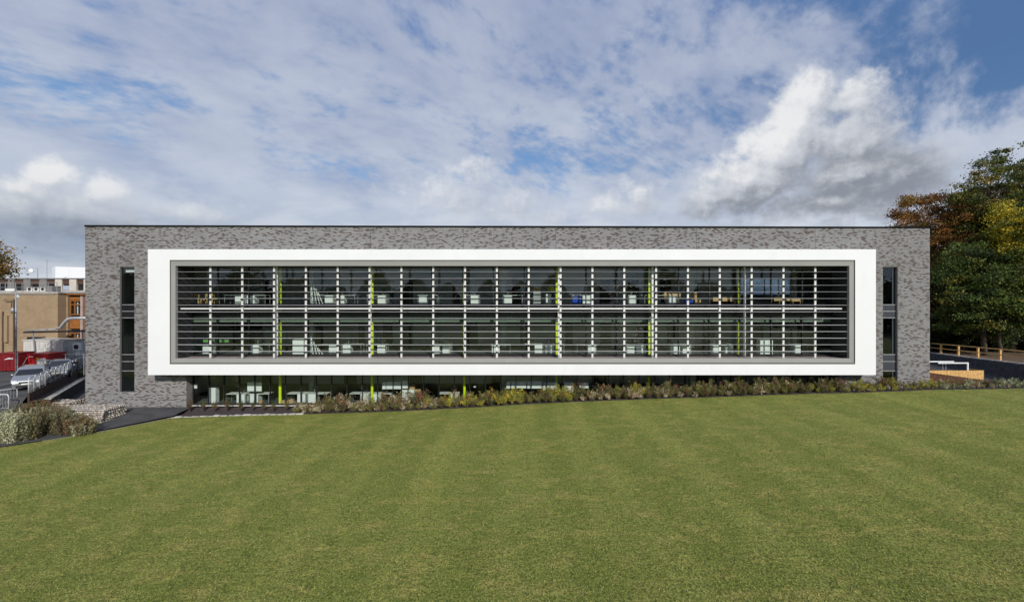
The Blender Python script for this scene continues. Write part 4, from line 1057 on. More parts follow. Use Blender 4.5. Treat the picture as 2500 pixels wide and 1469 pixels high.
def tree(name, label, x, y, z0, crown, pal, trunk_r=.35, clumps=150, per=120, leaf=.30, seed=1, cat='tree', gap=.0, group=None):
    """crown: list of lobes (cx, cy, cz, rx, ry, rz) relative to the foot"""
    r = thing(name, label, cat, (x, y, z0), group); rs = random.Random(seed); per = int(per * 1.5); leaf *= .82
    top = max(c_[2] for c_ in crown)
    mb = MB(); sp_ = [(0, 0, -.3)]; hz = .4 * top
    for k in range(1, 5): sp_.append((rs.uniform(-.2, .2) * k * .3, rs.uniform(-.2, .2) * k * .3, hz * k / 4))
    mb.tube(sp_, [trunk_r * .62 * (1.25 - .13 * k) for k in range(5)], 9); mb.build('trunk', bark, r, smooth=True)
    lm = MB(); s0 = Vector(sp_[-1]); allc = []; vol = [c_[3] * c_[4] * c_[5] for c_ in crown]; tv = sum(vol)
    for c_, v_ in zip(crown, vol):
        e = Vector(c_[:3]); m_ = s0.lerp(e, .5) + Vector((rs.uniform(-.5, .5), rs.uniform(-.5, .5), rs.uniform(-.2, .8)))
        lm.tube([s0 - Vector((0, 0, .4)), m_, e], [trunk_r * .5, trunk_r * .3, trunk_r * .14], 6, cap=False)
        nc = max(6, int(clumps * v_ ** .75 / sum(q_ ** .75 for q_ in vol)))
        for _ in range(nc):
            d = Vector((rs.gauss(0, 1), rs.gauss(0, 1), rs.gauss(0, 1))).normalized(); rr = rs.uniform(.62, 1.04)
            p = e + Vector((d.x * c_[3], d.y * c_[4], d.z * c_[5])) * rr; allc.append((p, rr))
            if rs.random() < .5: lm.tube([e.lerp(p, .1), e.lerp(p, .55) + Vector((0, 0, .2)), p], [trunk_r * .10, trunk_r * .06, .015], 4, cap=False)
    lm.build('branch', bark, r)
    nt = len(allc) * per; cen = np.zeros((nt, 3)); col = np.zeros((nt, 3)); cc = pick(pal, len(allc), .26) * 1.55
    for i, (p, rr) in enumerate(allc):
        s_ = rs.uniform(.55, 1.15); g_ = NP.normal(size=(per, 3)) * np.array([.52, .52, .26]) * s_
        cen[i * per:(i + 1) * per] = np.array(p)[None] + g_; col[i * per:(i + 1) * per] = cc[i][None]
    col = np.where(NP.rand(nt, 1) < .8, col, pick(pal, nt)) * NP.uniform(.72, 1.28, (nt, 1))
    me = make_cloud_mesh('crown', cen, leaf, col, flat=.35, aspect=.7); o = bpy.data.objects.new('crown', me); COL.objects.link(o); o.parent = r
    return r
def lobes(rx, ry, z0, z1, n_, seed, rr=.42, cx=0, cy=0):
    rs = random.Random(seed); out = []; H = z1 - z0; zc_ = (z0 + z1) / 2
    for k in range(n_):
        a = 2.4 * k + rs.uniform(-.4, .4); t_ = (k + .5) / n_; zz_ = z0 + H * (.14 + .74 * t_); w_ = sqrt(max(.05, 1 - ((zz_ - zc_) / (H * .56)) ** 2)) * .66
        s_ = rr * rs.uniform(.8, 1.2); out.append((cx + cos(a) * rx * w_, cy + sin(a) * ry * w_, zz_, rx * s_, ry * s_, H * .17 * rs.uniform(.8, 1.3)))
    return out
cCOP = P_(((.20, .09, .025), 4), ((.13, .065, .024), 4), ((.26, .14, .03), 1.5), ((.08, .075, .02), 3)); cOLV = P_(((.085, .10, .022), 5), ((.16, .15, .03), 2.5), ((.05, .065, .02), 4), ((.22, .15, .03), 1))
cYEL = P_(((.40, .31, .03), 6), ((.22, .22, .035), 3), ((.10, .12, .025), 2)); cGRN = P_(((.20, .17, .035), 2), ((.075, .105, .025), 5), ((.08, .12, .03), 3), ((.03, .05, .018), 3)); cDRK = P_(((.018, .025, .011), 5), ((.03, .035, .012), 2), ((.04, .03, .012), 1)); cMIX = P_(((.11, .06, .02), 3), ((.05, .06, .02), 4), ((.16, .10, .025), 1.2))
ZT = 2.1
tree('copper_beech', 'copper orange autumn tree rising behind the right corner of the building', X_(2320, 54), 54, ZT, lobes(6.2, 4.5, 1.5, 19.4, 20, 3, .52), cCOP, .45, 720, 110, .24, 5)
tree('oak_tree', 'tall olive green tree, the highest at the right', X_(2470, 51), 51, ZT, lobes(5.8, 4.5, 2, 22.8, 20, 8, .52), cOLV, .5, 720, 110, .25, 6)
tree('oak_tree', 'rust and olive tree filling the gap behind the copper tree', X_(2400, 58), 58, ZT, lobes(6.0, 4, 3, 20.8, 16, 77, .5), P_(((.16, .10, .025), 3), ((.10, .11, .025), 4), ((.22, .12, .03), 1.5)), .4, 420, 110, .25, 77)
tree('maple_tree', 'bright yellow leaved tree at the right picture edge', X_(2540, 45), 45, ZT, lobes(3.3, 3, 5.5, 16.8, 11, 12, .46), cYEL, .35, 330, 120, .21, 7)
tree('chestnut_tree', 'mid green tree in front of the copper tree', X_(2405, 47), 47, ZT, lobes(4.2, 3.2, 1.6, 12.5, 13, 15, .46), cGRN, .35, 330, 120, .22, 8)
tree('maple_tree', 'small green yellow tree low beside the timber rail', X_(2470, 45), 46, ZT, lobes(3.0, 2.6, 2.6, 9.8, 8, 21), P_(((.10, .14, .03), 4), ((.20, .18, .03), 1), ((.05, .07, .02), 3)), .25, 120, 110, .22, 9)
tree('oak_tree', 'brown green tree close behind the brick corner', X_(2292, 56), 56, ZT, lobes(4.5, 4, 1.5, 12, 11, 25), cMIX, .35, 240, 110, .27, 10)
tree('dark_evergreen', 'dark tree deep in the wood behind the rail', X_(2420, 62), 62, ZT, lobes(9, 3, 0.5, 13, 16, 31), cDRK, .4, 420, 100, .34, 11)
tree('oak_tree', 'tall tree behind at the right edge, mostly beyond the picture', X_(2560, 55), 55, ZT, lobes(6, 5, 5, 26.0, 15, 34, .5), cOLV, .5, 200, 100, .30, 12)
tree('dark_evergreen', 'dark low evergreen at the right edge of the wood', X_(2520, 56), 56, ZT, lobes(6, 3, 0.3, 10, 12, 37), cDRK, .4, 260, 100, .34, 13)
tree('field_maple', 'golden brown autumn tree reaching in at the left picture edge', -38.9, 30.2, 1.3, [(.3, 0, 9.6, 2.3, 2.2, 1.2), (1.3, .2, 9.0, 1.7, 1.5, .8), (-1.6, 0, 9.8, 2.4, 2.4, 2.0), (.3, .2, 10.5, 1.6, 1.8, .9), (-.9, .4, 11.0, 1.6, 1.6, 1.0)], P_(((.16, .09, .025), 4), ((.09, .09, .025), 3), ((.24, .14, .03), 1)), .28, 260, 100, .17, 14)

for i_, (px_, Y_, h_, lb_) in enumerate(((2290, 53, 5.5, 'dark holly bush behind the rail beside the brick corner'), (2355, 54, 6.5, 'second dark holly bush behind the timber rail'), (2430, 53, 6.0, 'dark holly bush behind the middle of the timber rail'), (2505, 51, 7.0, 'dark holly bush at the right end of the timber rail'))):
    tree('holly_bush', lb_, X_(px_, Y_), Y_, ZT, lobes(3.4, 2.0, -.6, h_, 10, 50 + i_, .5), cDRK, .2, 200, 110, .26, 60 + i_)
# woodland floor and banks behind the ramp wall at the right
leafl = M('leaf_litter', (0.115, 0.070, 0.040), 0.95, var=0.45, vscale=3, bump=0.8, bscale=10)
RW0 = at(2270, 861, 52); RW1 = at(2496, 887, 39); RW1b = RW1 + (RW1 - RW0) * .35
RW0 = Vector((49.9, 52.0, 1.98)); RW1 = Vector((46.0, 39.0, 2.48)); d_ = (RW1 - RW0) / 13.0; RW2 = RW1 + d_ * 3; RWb = RW0 - d_ * 8
mb = MB(); mb.face([(RWb.x, RWb.y, RWb.z), (RW2.x, RW2.y, RW2.z), (140, RW2.y, 3.2), (140, RWb.y, 3.2)][::-1] if False else [(RWb.x, RWb.y, RWb.z), (RW2.x, RW2.y, RW2.z), (140, RW2.y, 3.0), (140, RWb.y, 3.0)])
mb.face([(RWb.x - 20, RWb.y, 2.0), (140, RWb.y, 3.0), (220, 160, 5.0), (20, 160, 4.0)])
mb.build('woodland_floor', leafl, kind='structure')
rwall = thing('ramp_wall', 'dark brick retaining wall with pale coping below the timber rail', 'wall', (RW1.x, RW1.y, 0), world=True)
mb = MB(); q0, q1 = RWb, RW2
nrm = Vector((-(q1 - q0).normalized().y, (q1 - q0).normalized().x, 0)) * -1
def wallstrip(q0, q1, zb, ht0, ht1, th_, m, nm, par):
    d = (q1 - q0); d.z = 0; d.normalize(); nr = Vector((d.y, -d.x, 0)) * th_ / 2
    return MB().hexa([(q0.x - nr.x, q0.y - nr.y, zb), (q1.x - nr.x, q1.y - nr.y, zb), (q1.x + nr.x, q1.y + nr.y, zb), (q0.x + nr.x, q0.y + nr.y, zb), (q0.x - nr.x, q0.y - nr.y, ht0), (q1.x - nr.x, q1.y - nr.y, ht1), (q1.x + nr.x, q1.y + nr.y, ht1), (q0.x + nr.x, q0.y + nr.y, ht0)]).build(nm, m, par)
dbrick = M('dark_blue_brick', (0.050, 0.050, 0.058), 0.8, var=0.45, vscale=2.5, bump=0.8, bscale=14)
wallstrip(q0, q1, -.5, q0.z - .06, q1.z - .06, .30, dbrick, 'wall_face', rwall)
q = Vector(q0); L_ = (q1 - q0).length; n_ = 16
for i in range(n_):
    a = q0.lerp(q1, i / n_); c_ = q0.lerp(q1, (i + 1) / n_ - .003); wallstrip(a, c_, min(a.z, c_.z) - .055, a.z + .02, c_.z + .02, .38, concrete, 'coping_stone', rwall)
# timber rail on it
tf = thing('timber_fence', 'post and rail timber fence on top of the dark ramp wall', 'fence', (RW1.x, RW1.y, RW1.z), world=True)
out = Vector((.35, .1, 0))
fp = []
for i in range(-2, 9):
    y = 39.0 + (50.0 - 39.0) * (i) / 4.0; 
    if y > 60: continue
    k_ = (y - 39.0) / 13.0; p = RW1.lerp(RW0, k_) + out; fp.append(p)
    box(p.x - .075, p.x + .075, p.y - .075, p.y + .075, p.z - .2, p.z + 1.02).build('post', timber_pale, tf)
for a, c_ in zip(fp, fp[1:]):
    for hh, tk in ((1.07, .12), (.55, .10)):
        MB().bar((a.x - .11, a.y, a.z + hh), (c_.x - .11, c_.y, c_.z + hh), .05 if hh < 1 else .14, tk * .8).build('rail', timber_pale, tf)
# boarded fence beside the building with a russet wall below it
Y = 36.5; bf = thing('board_fence', 'pale vertical board fence right of the building with a sloping foot', 'fence', (X_(2335, Y), Y, 1.2), world=True)
x0, x1 = X_(2265, Y), X_(2401, Y); zt = Z_(904, Y); nb = 34; wq = (x1 - x0) / nb
for i in range(nb):
    a = x0 + i * wq; zb = Z_(909 + 18.5 * i / nb, Y); j = R.uniform(-.006, .006)
    box(a + .006, a + wq - .006, Y + j, Y + j + .022, zb, zt + R.uniform(-.008, .008)).build('board', timber_pale, bf)
MB().box(x0, x1, Y + .04, Y + .09, zt - .12, zt - .04).build('backing_rail', timber_pale, bf)
mb = MB().hexa([(x1 + .002, Y, Z_(927, Y)), (x1 + .03, Y, Z_(927, Y)), (x1 + .05, Y + 1.2, Z_(927, Y)), (x1 + .02, Y + 1.2, Z_(927, Y)), (x1 + .002, Y, zt), (x1 + .03, Y, zt), (x1 + .05, Y + 1.2, zt), (x1 + .02, Y + 1.2, zt)]); mb.build('end_board', timber_pale, bf)
rusw = M('russet_wall', (0.085, 0.035, 0.018), 0.9, var=0.4, vscale=4)
tag(MB().hexa([(x0, Y + .05, .6), (x1, Y + .05, .6), (x1, Y + .3, .6), (x0, Y + .3, .6), (x0, Y + .05, Z_(909, Y) + .03), (x1, Y + .05, Z_(927.5, Y) + .03), (x1, Y + .3, Z_(927.5, Y) + .03), (x0, Y + .3, Z_(909, Y) + .03)]).build('low_wall', rusw), 'low russet brown wall under the pale board fence', 'wall')
# white steel shelter frame
Y = 41.0; sf = thing('shelter_frame', 'white steel frame standing in front of the dark ramp wall', 'frame', (X_(2330, Y), Y, .9), world=True)
wp = M('white_paint', (0.8, 0.8, 0.8), 0.4)
xa, xb = X_(2291, Y), X_(2365, Y); z1 = Z_(884, Y)
box(xa, xb, Y, Y + .1, z1 - .13, z1 - .02).build('top_beam', wp, sf); box(xb - .12, xb, Y + .001, Y + .1, .9, z1 - .131).build('post', wp, sf)
MB().bar((xa + .1, Y + 1.2, z1 - .1), (xb - .2, Y + 1.2, z1 - .1), .1, .1).build('top_beam', wp, sf); box(xa - .3, xa - .22, Y + 1, Y + 1.08, .9, z1 - .15).build('post', galv, sf)
for k in (.35, .45): box(xa + (xb - xa) * k, xa + (xb - xa) * k + .05, Y + .6, Y + .65, .9, z1 - .2).build('post', galv, sf)

# ================================================================== LEFT SIDE
# gabion walls
def gabion(label, x0, x1, y0, y1, z0, z1, seed):
    rs = random.Random(seed); r = thing('gabion_wall', label, 'wall', ((x0 + x1) / 2, (y0 + y1) / 2, z0), world=True)
    core = M('gabion_core', (0.26, 0.23, 0.19), 0.95)
    box(x0 + .05, x1 - .05, y0 + .05, y1 - .05, z0, z1 - .05).build('core', core, r)
    V = []; FC = []; CC = []; s_ = .155
    def stone(c_, h):
        n_ = len(V); p = []
        for dz_ in (-1, 1):
            for dx_, dy_ in ((-1, -1), (1, -1), (1, 1), (-1, 1)): p.append((c_[0] + h[0] * dx_ * rs.uniform(.6, 1.05), c_[1] + h[1] * dy_ * rs.uniform(.6, 1.05), c_[2] + h[2] * dz_ * rs.uniform(.6, 1.05)))
        V.extend(p)
        for q_ in ((0, 3, 2, 1), (4, 5, 6, 7), (0, 1, 5, 4), (1, 2, 6, 5), (2, 3, 7, 6), (3, 0, 4, 7)): FC.append(tuple(n_ + i for i in q_))
        k = rs.uniform(.7, 1.45); w_ = rs.random(); cc = (.47 * k, (.40 + .03 * w_) * k, (.31 + .09 * w_) * k); CC.extend([cc] * 6)
    zz_ = z0 + .05
    while zz_ < z1:
        hz = rs.uniform(.05, .075)
        x = x0 + .06
        while x < x1: L = rs.uniform(.07, .13); stone((x + L, y0 + .06 + rs.uniform(-.02, .02), zz_ + hz), (L, .07, hz)); x += 2 * L + .01
        y = y0 + .1
        while y < y1: L = rs.uniform(.07, .13); stone((x1 - .06 + rs.uniform(-.02, .02), y + L, zz_ + hz), (.07, L, hz)); y += 2 * L + .01
        zz_ += 2 * hz + .008
    x = x0 + .08
    while x < x1 - .05:
        y = y0 + .1
        while y < y1: stone((x + .07, y + .07, z1 - .04 + rs.uniform(-.02, .02)), (.08, .08, .06)); y += .155
        x += .155
    Va = np.array(V) - np.array(OFF[r.name]); np_mesh('stones', Va, FC, 0, CC, stone_m, r, kind='stuff')
    mb = MB(); g_ = .5; x = x0
    while x <= x1 + .01: mb.bar((x, y0 - .02, z0), (x, y0 - .02, z1 + .03), .012); mb.bar((x, y0 - .02, z1 + .03), (x, y1, z1 + .03), .012); x += g_
    y = y0
    while y <= y1 + .01: mb.bar((x1 + .02, y, z0), (x1 + .02, y, z1 + .03), .012); mb.bar((x0, y, z1 + .03), (x1, y, z1 + .03), .012); y += g_
    zz_ = z0
    while zz_ <= z1 + .03: mb.bar((x0, y0 - .02, zz_), (x1 + .02, y0 - .02, zz_), .012); mb.bar((x1 + .02, y0, zz_), (x1 + .02, y1, zz_), .012); zz_ += .35
    mb.build('wire_cage', galv, r)
gabion('stone filled gabion wall nearest the dark path corner', -32.6, -28.4, 29.9, 31.8, -.52, .50, 1)
gabion('farther low gabion wall beside the dark side passage', -36.6, -33.1, 32.2, 33.6, -.45, .46, 2)
tag(MB().bar((-28.33, 29.7, -.5), (-28.33, 32.0, -.38), .08, .06).build('kerb_strip', concrete), 'pale concrete strip along the foot of the gabion wall', 'kerb')
# retaining wall and coping of the side passage
C0 = Vector((-34.2, 31.9, .9)); C1 = Vector((-40.5, 41.1, .9)); C2 = C1 + (C1 - C0) * 1.2
rt = thing('retaining_wall', 'black retaining wall with pale coping beside the side passage', 'wall', (C0.x, C0.y, 0), world=True)
wallstrip(C0, C2, -.3, .84, .84, .25, M('black_wall', (0.015, 0.015, 0.017), 0.8), 'wall_face', rt)
for i in range(12):
    a = C0.lerp(C2, i / 12); c_ = C0.lerp(C2, (i + 1) / 12 - .002); wallstrip(a, c_, .842, .92, .92, .38, concrete, 'coping_stone', rt)
# ledge of gravel between coping and boards
mb = MB(); sd2 = Vector((C1.y - C0.y, -(C1.x - C0.x), 0)).normalized()
mb.face([(C0.x, C0.y, .88), (C2.x, C2.y, .88), (B2.x + .0, B2.y, .88), (B1.x, B1.y, .88), (B0.x, B0.y, .88)]); mb.build('gravel_strip', M('dark_gravel', (0.07, 0.062, 0.05), 0.95, var=0.5, vscale=8, bump=1, bscale=30), kind='structure')
tb = thing('edge_boarding', 'dark brown boarding along the car park edge below the barriers', 'boarding', (B0.x, B0.y, .8), world=True)
brn = M('brown_boards', (0.060, 0.030, 0.020), 0.85, var=0.35, vscale=3)
nbd = 18; BE = B1 + BD * 3
for i in range(nbd):
    a = B0.lerp(BE, i / nbd); c_ = B0.lerp(BE, (i + 1) / nbd - .002); wallstrip(a, c_, .7 if i else .3, 1.52 + .02 * (i % 2), 1.52 + .02 * (i % 2), .10, brn, 'board', tb)
# barriers: hoop topped panels
def make_barrier():
    r = thing('crowd_barrier', 'b', 'barrier')
    w_ = .50; pts = [(-w_, 0, 0), (-w_, 0, .92), (-w_ + .04, 0, 1.03), (-w_ + .14, 0, 1.08), (w_ - .14, 0, 1.08), (w_ - .04, 0, 1.03), (w_, 0, .92), (w_, 0, 0)]
    MB().tube(pts, .034, 8).build('hoop', M('bright_galvanised', (.62, .63, .65), .45, .2), r, smooth=True)
    MB().bar((-w_, 0, .14), (w_, 0, .14), .03).build('lower_rail', galv, r)
    mb = MB()
    for k in range(1, 6): mb.tube([(-w_ + k * .166, 0, .14), (-w_ + k * .166, 0, 1.07)], .011, 5)
    mb.build('bars', galv, r)
    return r
bar0 = make_barrier(); NB = 14; ang = atan2(BD.y, BD.x)
ORD2 = ['nearest', 'second', 'third', 'fourth', 'fifth', 'sixth', 'seventh', 'eighth', 'ninth', 'tenth', 'eleventh', 'twelfth', 'thirteenth', 'farthest']
for i in range(NB):
    o = bar0 if i == 0 else copy_tree(bar0); p = B0 + BD * (.55 + i * 1.16)
    o.location = (p.x, p.y, 1.54); o.rotation_euler = (0, 0, ang + R.uniform(-.03, .03))
    o['label'] = f'{ORD2[i]} steel hoop barrier on the brown boarding beside the cars'; o['group'] = 'hoop barriers along the car park edge'
near = [(-34.9, 29.5, .2, .55), (-35.9, 29.0, .5, .5), (-37.0, 28.6, .3, .45), (-35.2, 30.2, 1.3, .75)]
lbn = ['steel barrier standing loose just behind the tall shrubs', 'steel barrier left of the loose one behind the shrubs', 'leftmost steel barrier behind the silvery shrubs', 'steel barrier turned across the end of the boarding']
for (x, y, a, z), lb in zip(near, lbn):
    o = copy_tree(bar0); o.location = (x, y, z + .1); o.rotation_euler = (0, 0, a); o['label'] = lb; o['group'] = 'hoop barriers along the car park edge'
# bank in front of the boarding
mb = MB(); mb.face([(-38.0, 29.7, 1.2), (-34.4, 30.75, .85), (-33.4, 29.6, -.45), (-39, 27.9, -.55)]); mb.build('gravel_bank', MATS['dark_gravel'], kind='structure')

# cars
def make_car(label, body_m, L=4.35, Wd=.88, H=1.78, boxy=True, loc=(0, 0, 0), rz=0, kindname='parked_car'):
    r = thing(kindname, label, 'car', loc, rz=rz)           # front faces -Y
    h2 = L / 2
    if boxy: prof = [(-h2, .30), (-h2 - .02, .62), (-h2 + .05, .80), (-h2 + .35, .95), (-h2 + .95, 1.07), (-h2 + 1.55, H - .16), (-h2 + 1.85, H - .02), (0, H), (h2 - .5, H - .02), (h2 - .12, H - .14), (h2 - .02, 1.05), (h2, .6), (h2 - .04, .30)]
    else: prof = [(-h2, .28), (-h2 - .02, .55), (-h2 + .08, .70), (-h2 + .5, .84), (-h2 + 1.15, .96), (-h2 + 1.95, H - .06), (-h2 + 2.3, H), (.5, H), (h2 - .6, H - .08), (h2 - .1, 1.0), (h2, .9), (h2, .5), (h2 - .04, .28)]
    bz = 1.05 if boxy else .93
    def hw(z, y):
        a = Wd if z < bz else Wd - (z - bz) / (H - bz) * (.15 if boxy else .24)
        e = min(1, (h2 + .05 - abs(y)) / .5); return a * (.82 + .18 * sqrt(max(0, e)))
    mb = MB(); rows = []
    for (y, z) in prof:
        w_ = hw(z, y); rows.append([(f_ * w_, y, z - (.03 if abs(f_) == 1 and z > bz + .3 else 0)) for f_ in (-1, -.93, -.5, 0, .5, .93, 1)])
    k0 = len(mb.v)
    for rr in rows: mb.v += rr
    nr = len(rows); m_ = 7
    for i in range(nr):
        for j in range(m_ - 1): a = i * m_ + j; b_ = ((i + 1) % nr) * m_ + j; mb.f.append([a, a + 1, b_ + 1, b_]); mb.mi.append(0)
    mb.f.append([i * m_ for i in range(nr)]); mb.f.append([i * m_ + m_ - 1 for i in range(nr)][::-1]); mb.mi += [0, 0]
    b_ = mb.build('body', body_m, r, smooth=False); bv = b_.modifiers.new('bevel', 'BEVEL'); bv.width = .035; bv.segments = 3; bv.angle_limit = radians(20)
    for p_ in b_.data.polygons: p_.use_smooth = True
    tint = M('car_glass', (0.012, 0.014, 0.016), 0.05, spec=.9); chrome = M('chrome', (0.7, 0.7, 0.72), 0.15, 1.0); lampm = M('headlamp', (0.75, 0.78, 0.80), 0.08, .3)
    # windscreen between belt and roof at the front
    (ya, za), (yb, zb) = (prof[4], prof[5]) ; n_ = Vector((0, -(zb - za), -(ya - yb))).normalized(); n_ = Vector((0, -(zb - za), (yb - ya))).normalized() * .012
    def quad(ya, za, yb, zb, w0, w1, nm, m):
        n_ = Vector((0, -(zb - za), (yb - ya))).normalized() * .014
        MB().hexa([(-w0, ya, za), (w0, ya, za), (w1, yb, zb), (-w1, yb, zb), (-w0, ya + n_.y, za + n_.z), (w0, ya + n_.y, za + n_.z), (w1, yb + n_.y, zb + n_.z), (-w1, yb + n_.y, zb + n_.z)]).build(nm, m, r)
    t0, t1 = .06, .92; quad(ya + (yb - ya) * t0, za + (zb - za) * t0, ya + (yb - ya) * t1, za + (zb - za) * t1, hw(za, ya) - .08, hw(zb, yb) - .10, 'windscreen', tint)
    (ya, za), (yb, zb) = prof[9], prof[10]
    MB().hexa([(-hw(zb, yb) + .12, yb + .0, zb + .04), (hw(zb, yb) - .12, yb, zb + .04), (hw(zb, yb) - .12, yb + .02, zb + .04), (-hw(zb, yb) + .12, yb + .02, zb + .04), (-hw(za, ya) + .14, ya, za - .02), (hw(za, ya) - .14, ya, za - .02), (hw(za, ya) - .14, ya + .02, za - .02), (-hw(za, ya) + .14, ya + .02, za - .02)]).build('rear_window', tint, r)
    ws = [(-h2 + 1.25, -h2 + 2.15), (-h2 + 2.22, -h2 + 3.05), (-h2 + 3.12, h2 - .3)]
    for s_ in (-1, 1):
        for i, (a, c_) in enumerate(ws):
            z0, z1 = bz + .04, H - .2; x0, x1 = s_ * (Wd - .0), s_ * (hw(z1, 0) + .004); a2 = a + (.42 if i == 0 else 0); c2 = c_ - (.25 if i == 2 else 0)
            MB().hexa([(x0 - s_ * .02, a, z0), (x0 - s_ * .02, c_, z0), (x0 + s_ * .008, c_, z0), (x0 + s_ * .008, a, z0), (x1 - s_ * .02, a2, z1), (x1 - s_ * .02, c2, z1), (x1 + s_ * .008, c2, z1), (x1 + s_ * .008, a2, z1)]).build('side_window', tint, r)
        MB().hexa([(s_ * .42, -h2 - .035, .66), (s_ * .80, -h2 + .10, .64), (s_ * .82, -h2 + .35, .68), (s_ * .5, -h2 + .1, .7), (s_ * .46, -h2 - .0, .80), (s_ * .80, -h2 + .12, .86), (s_ * .80, -h2 + .38, .90), (s_ * .5, -h2 + .2, .84)]).build('headlight', lampm, r)
        mm = MB().ball((s_ * (Wd + .10), -h2 + 1.35, bz + .08), .10, .06, .08, 8, 6); mm.build('mirror', body_m, r, smooth=True)
        for yy_ in (-h2 + .8, h2 - .75):
            wl = MB().tube([(s_ * (Wd - .2), yy_, .31), (s_ * (Wd + .012), yy_, .31)], .31, 20).build('wheel', black_plastic, r); MB().tube([(s_ * (Wd - .1), yy_, .31), (s_ * (Wd + .022), yy_, .31)], .20, 14).build('rim', chrome, wl)
        MB().bar((s_ * (hw(H, 0) - .06), -h2 + 1.9, H + .03), (s_ * (hw(H, 0) - .06), h2 - .6, H + .03), .03).build('roof_rail', black_plastic, r)
    box(-.40, .40, -h2 - .045, -h2 - .015, .60, .72).build('grille', black_plastic, r); box(-.55, .55, -h2 - .04, -h2 - .01, .34, .46).build('air_intake', black_plastic, r)
    box(-.26, .26, -h2 - .055, -h2 - .046, .49, .59).build('number_plate', M('plate_white', (0.75, 0.75, 0.7), .4), r)
    return r
silver = M('silver_car_paint', (0.42, 0.43, 0.46), 0.22, 0.65, var=.03); grey_p = M('blue_grey_car_paint', (0.30, 0.34, 0.40), 0.22, 0.6, var=.03)
carang = atan2(BD.y, BD.x) - pi / 2
make_car('silver people carrier parked nearest the barriers, facing the lawn', silver, 4.0, .84, 1.66, loc=(-38.0, 34.3, 1.3), rz=carang + .10)
make_car('blue grey estate car parked behind the silver people carrier', grey_p, 4.4, .86, 1.50, False, (-41.0, 39.4, 1.3), carang + .05)
make_car('blue grey car far behind the timber rail, half hidden by the brick corner', grey_p, 4.2, .86, 1.45, False, (58.8, 60, 2.35), 1.2)

# red skips
red = M('red_skip_paint', (0.42, 0.012, 0.015), 0.5, var=.15, dirt=((.12, .02, .02), .6)); dred = M('dark_red_skip_paint', (0.20, 0.010, 0.015), 0.55, var=.2, dirt=((.06, .01, .01), .6))
def skip(label, px0, px1, pyt, Y, m, plate):
    x0, x1, z1 = X_(px0, Y), X_(px1, Y), Z_(pyt, Y); z0 = 1.3; r = thing('waste_skip', label, 'skip', ((x0 + x1) / 2, Y + .8, z0), world=True)
    MB().hexa([(x0 + .15, Y + .1, z0 + .1), (x1 - .15, Y + .1, z0 + .1), (x1 - .15, Y + 1.5, z0 + .1), (x0 + .15, Y + 1.5, z0 + .1), (x0, Y, z1), (x1, Y, z1), (x1, Y + 1.7, z1), (x0, Y + 1.7, z1)]).build('body', m, r)
    box(x0 - .04, x1 + .04, Y - .05, Y + 1.75, z1 + .001, z1 + .08).build('rim', m, r)
    for k in range(5):
        xx_ = x0 + .25 + (x1 - x0 - .5) * k / 4; MB().bar((xx_, Y + .02, z1), (xx_, Y + .09, z0 + .15), .08, .06).build('rib', m, r)
    wm = M('white_marking', (.75, .75, .75), .5); mb = MB()
    cx = x0 + (x1 - x0) * .68; cz_ = z1 - .45          # an unreadable white swoosh mark
    mb.hexa([(cx - .42, Y - .02, cz_ - .1), (cx + .05, Y - .02, cz_ - .02), (cx + .05, Y + 0, cz_ - .02), (cx - .42, Y + 0, cz_ - .1), (cx - .38, Y - .02, cz_ - .05), (cx + .05, Y - .02, cz_ + .1), (cx + .05, Y, cz_ + .1), (cx - .38, Y, cz_ - .05)])
    mb.box(cx + .08, cx + .16, Y - .02, Y, cz_ - .04, cz_ + .1); mb.box(cx + .2, cx + .28, Y - .02, Y, cz_ - .04, cz_ + .08); mb.box(cx + .32, cx + .42, Y - .02, Y, cz_ - .04, cz_ + .07)
    mb.build('marking', wm, r)
    if plate: box(x0 + .95, x0 + 1.2, Y - .03, Y - .005, cz_ - .08, cz_ + .12).build('label_plate', M('yellow_plate', (.8, .5, .05), .5), r); box(x0 + .2, x0 + .6, Y - .03, Y - .01, cz_ + .2, cz_ + .27).build('marking', wm, r)
    box(x0 + .4, x0 + .8, Y + .0, Y + .3, z0, z0 + .1).build('foot', black_metal, r); box(x1 - .8, x1 - .4, Y + .0, Y + .3, z0, z0 + .1).build('foot', black_metal, r)
skip('bright red skip with white marking beside the pale container', 66, 119, 865, 42.5, red, True)
skip('dark red skip at the left picture edge', -12, 37, 864, 41.5, dred, False)
# container
Y = 44.5; ct = thing('storage_container', 'pale grey storage container in front of the yellow brick building', 'container', (X_(105, Y), Y, 1.3), world=True)
cm = M('dirty_pale_paint', (0.56, 0.55, 0.52), 0.6, var=.08, dirt=((.25, .24, .22), .6)); x0, x1 = X_(57, Y), X_(154, Y); z1 = Z_(834, Y)
MB().hexa([(x0, Y, 1.35), (x1, Y, 1.35), (x1, Y + 2.3, 1.35), (x0, Y + 2.3, 1.35), (x0, Y, z1 + .1), (x1, Y, z1), (x1, Y + 2.3, z1), (x0, Y + 2.3, z1 + .1)]).build('body', cm, ct)
MB().hexa([(x0 - .1, Y - .06, z1 + .10), (x1 + .06, Y - .06, z1), (x1 + .06, Y + 2.36, z1), (x0 - .1, Y + 2.36, z1 + .10), (x0 - .1, Y - .06, z1 + .2), (x1 + .06, Y - .06, z1 + .12), (x1 + .06, Y + 2.36, z1 + .12), (x0 - .1, Y + 2.36, z1 + .2)]).build('roof_edge', cm, ct)
for k in range(9): xx_ = x0 + .25 + (x1 - x0 - .5) * k / 8; box(xx_ - .02, xx_ + .02, Y - .02, Y - .001, 1.45, z1 - .06).build('side_seam', cm, ct)
box(X_(90, 40), X_(113, 40), 40, 40.8, 1.3, Z_(881, 40)).build('x', cm) if False else None
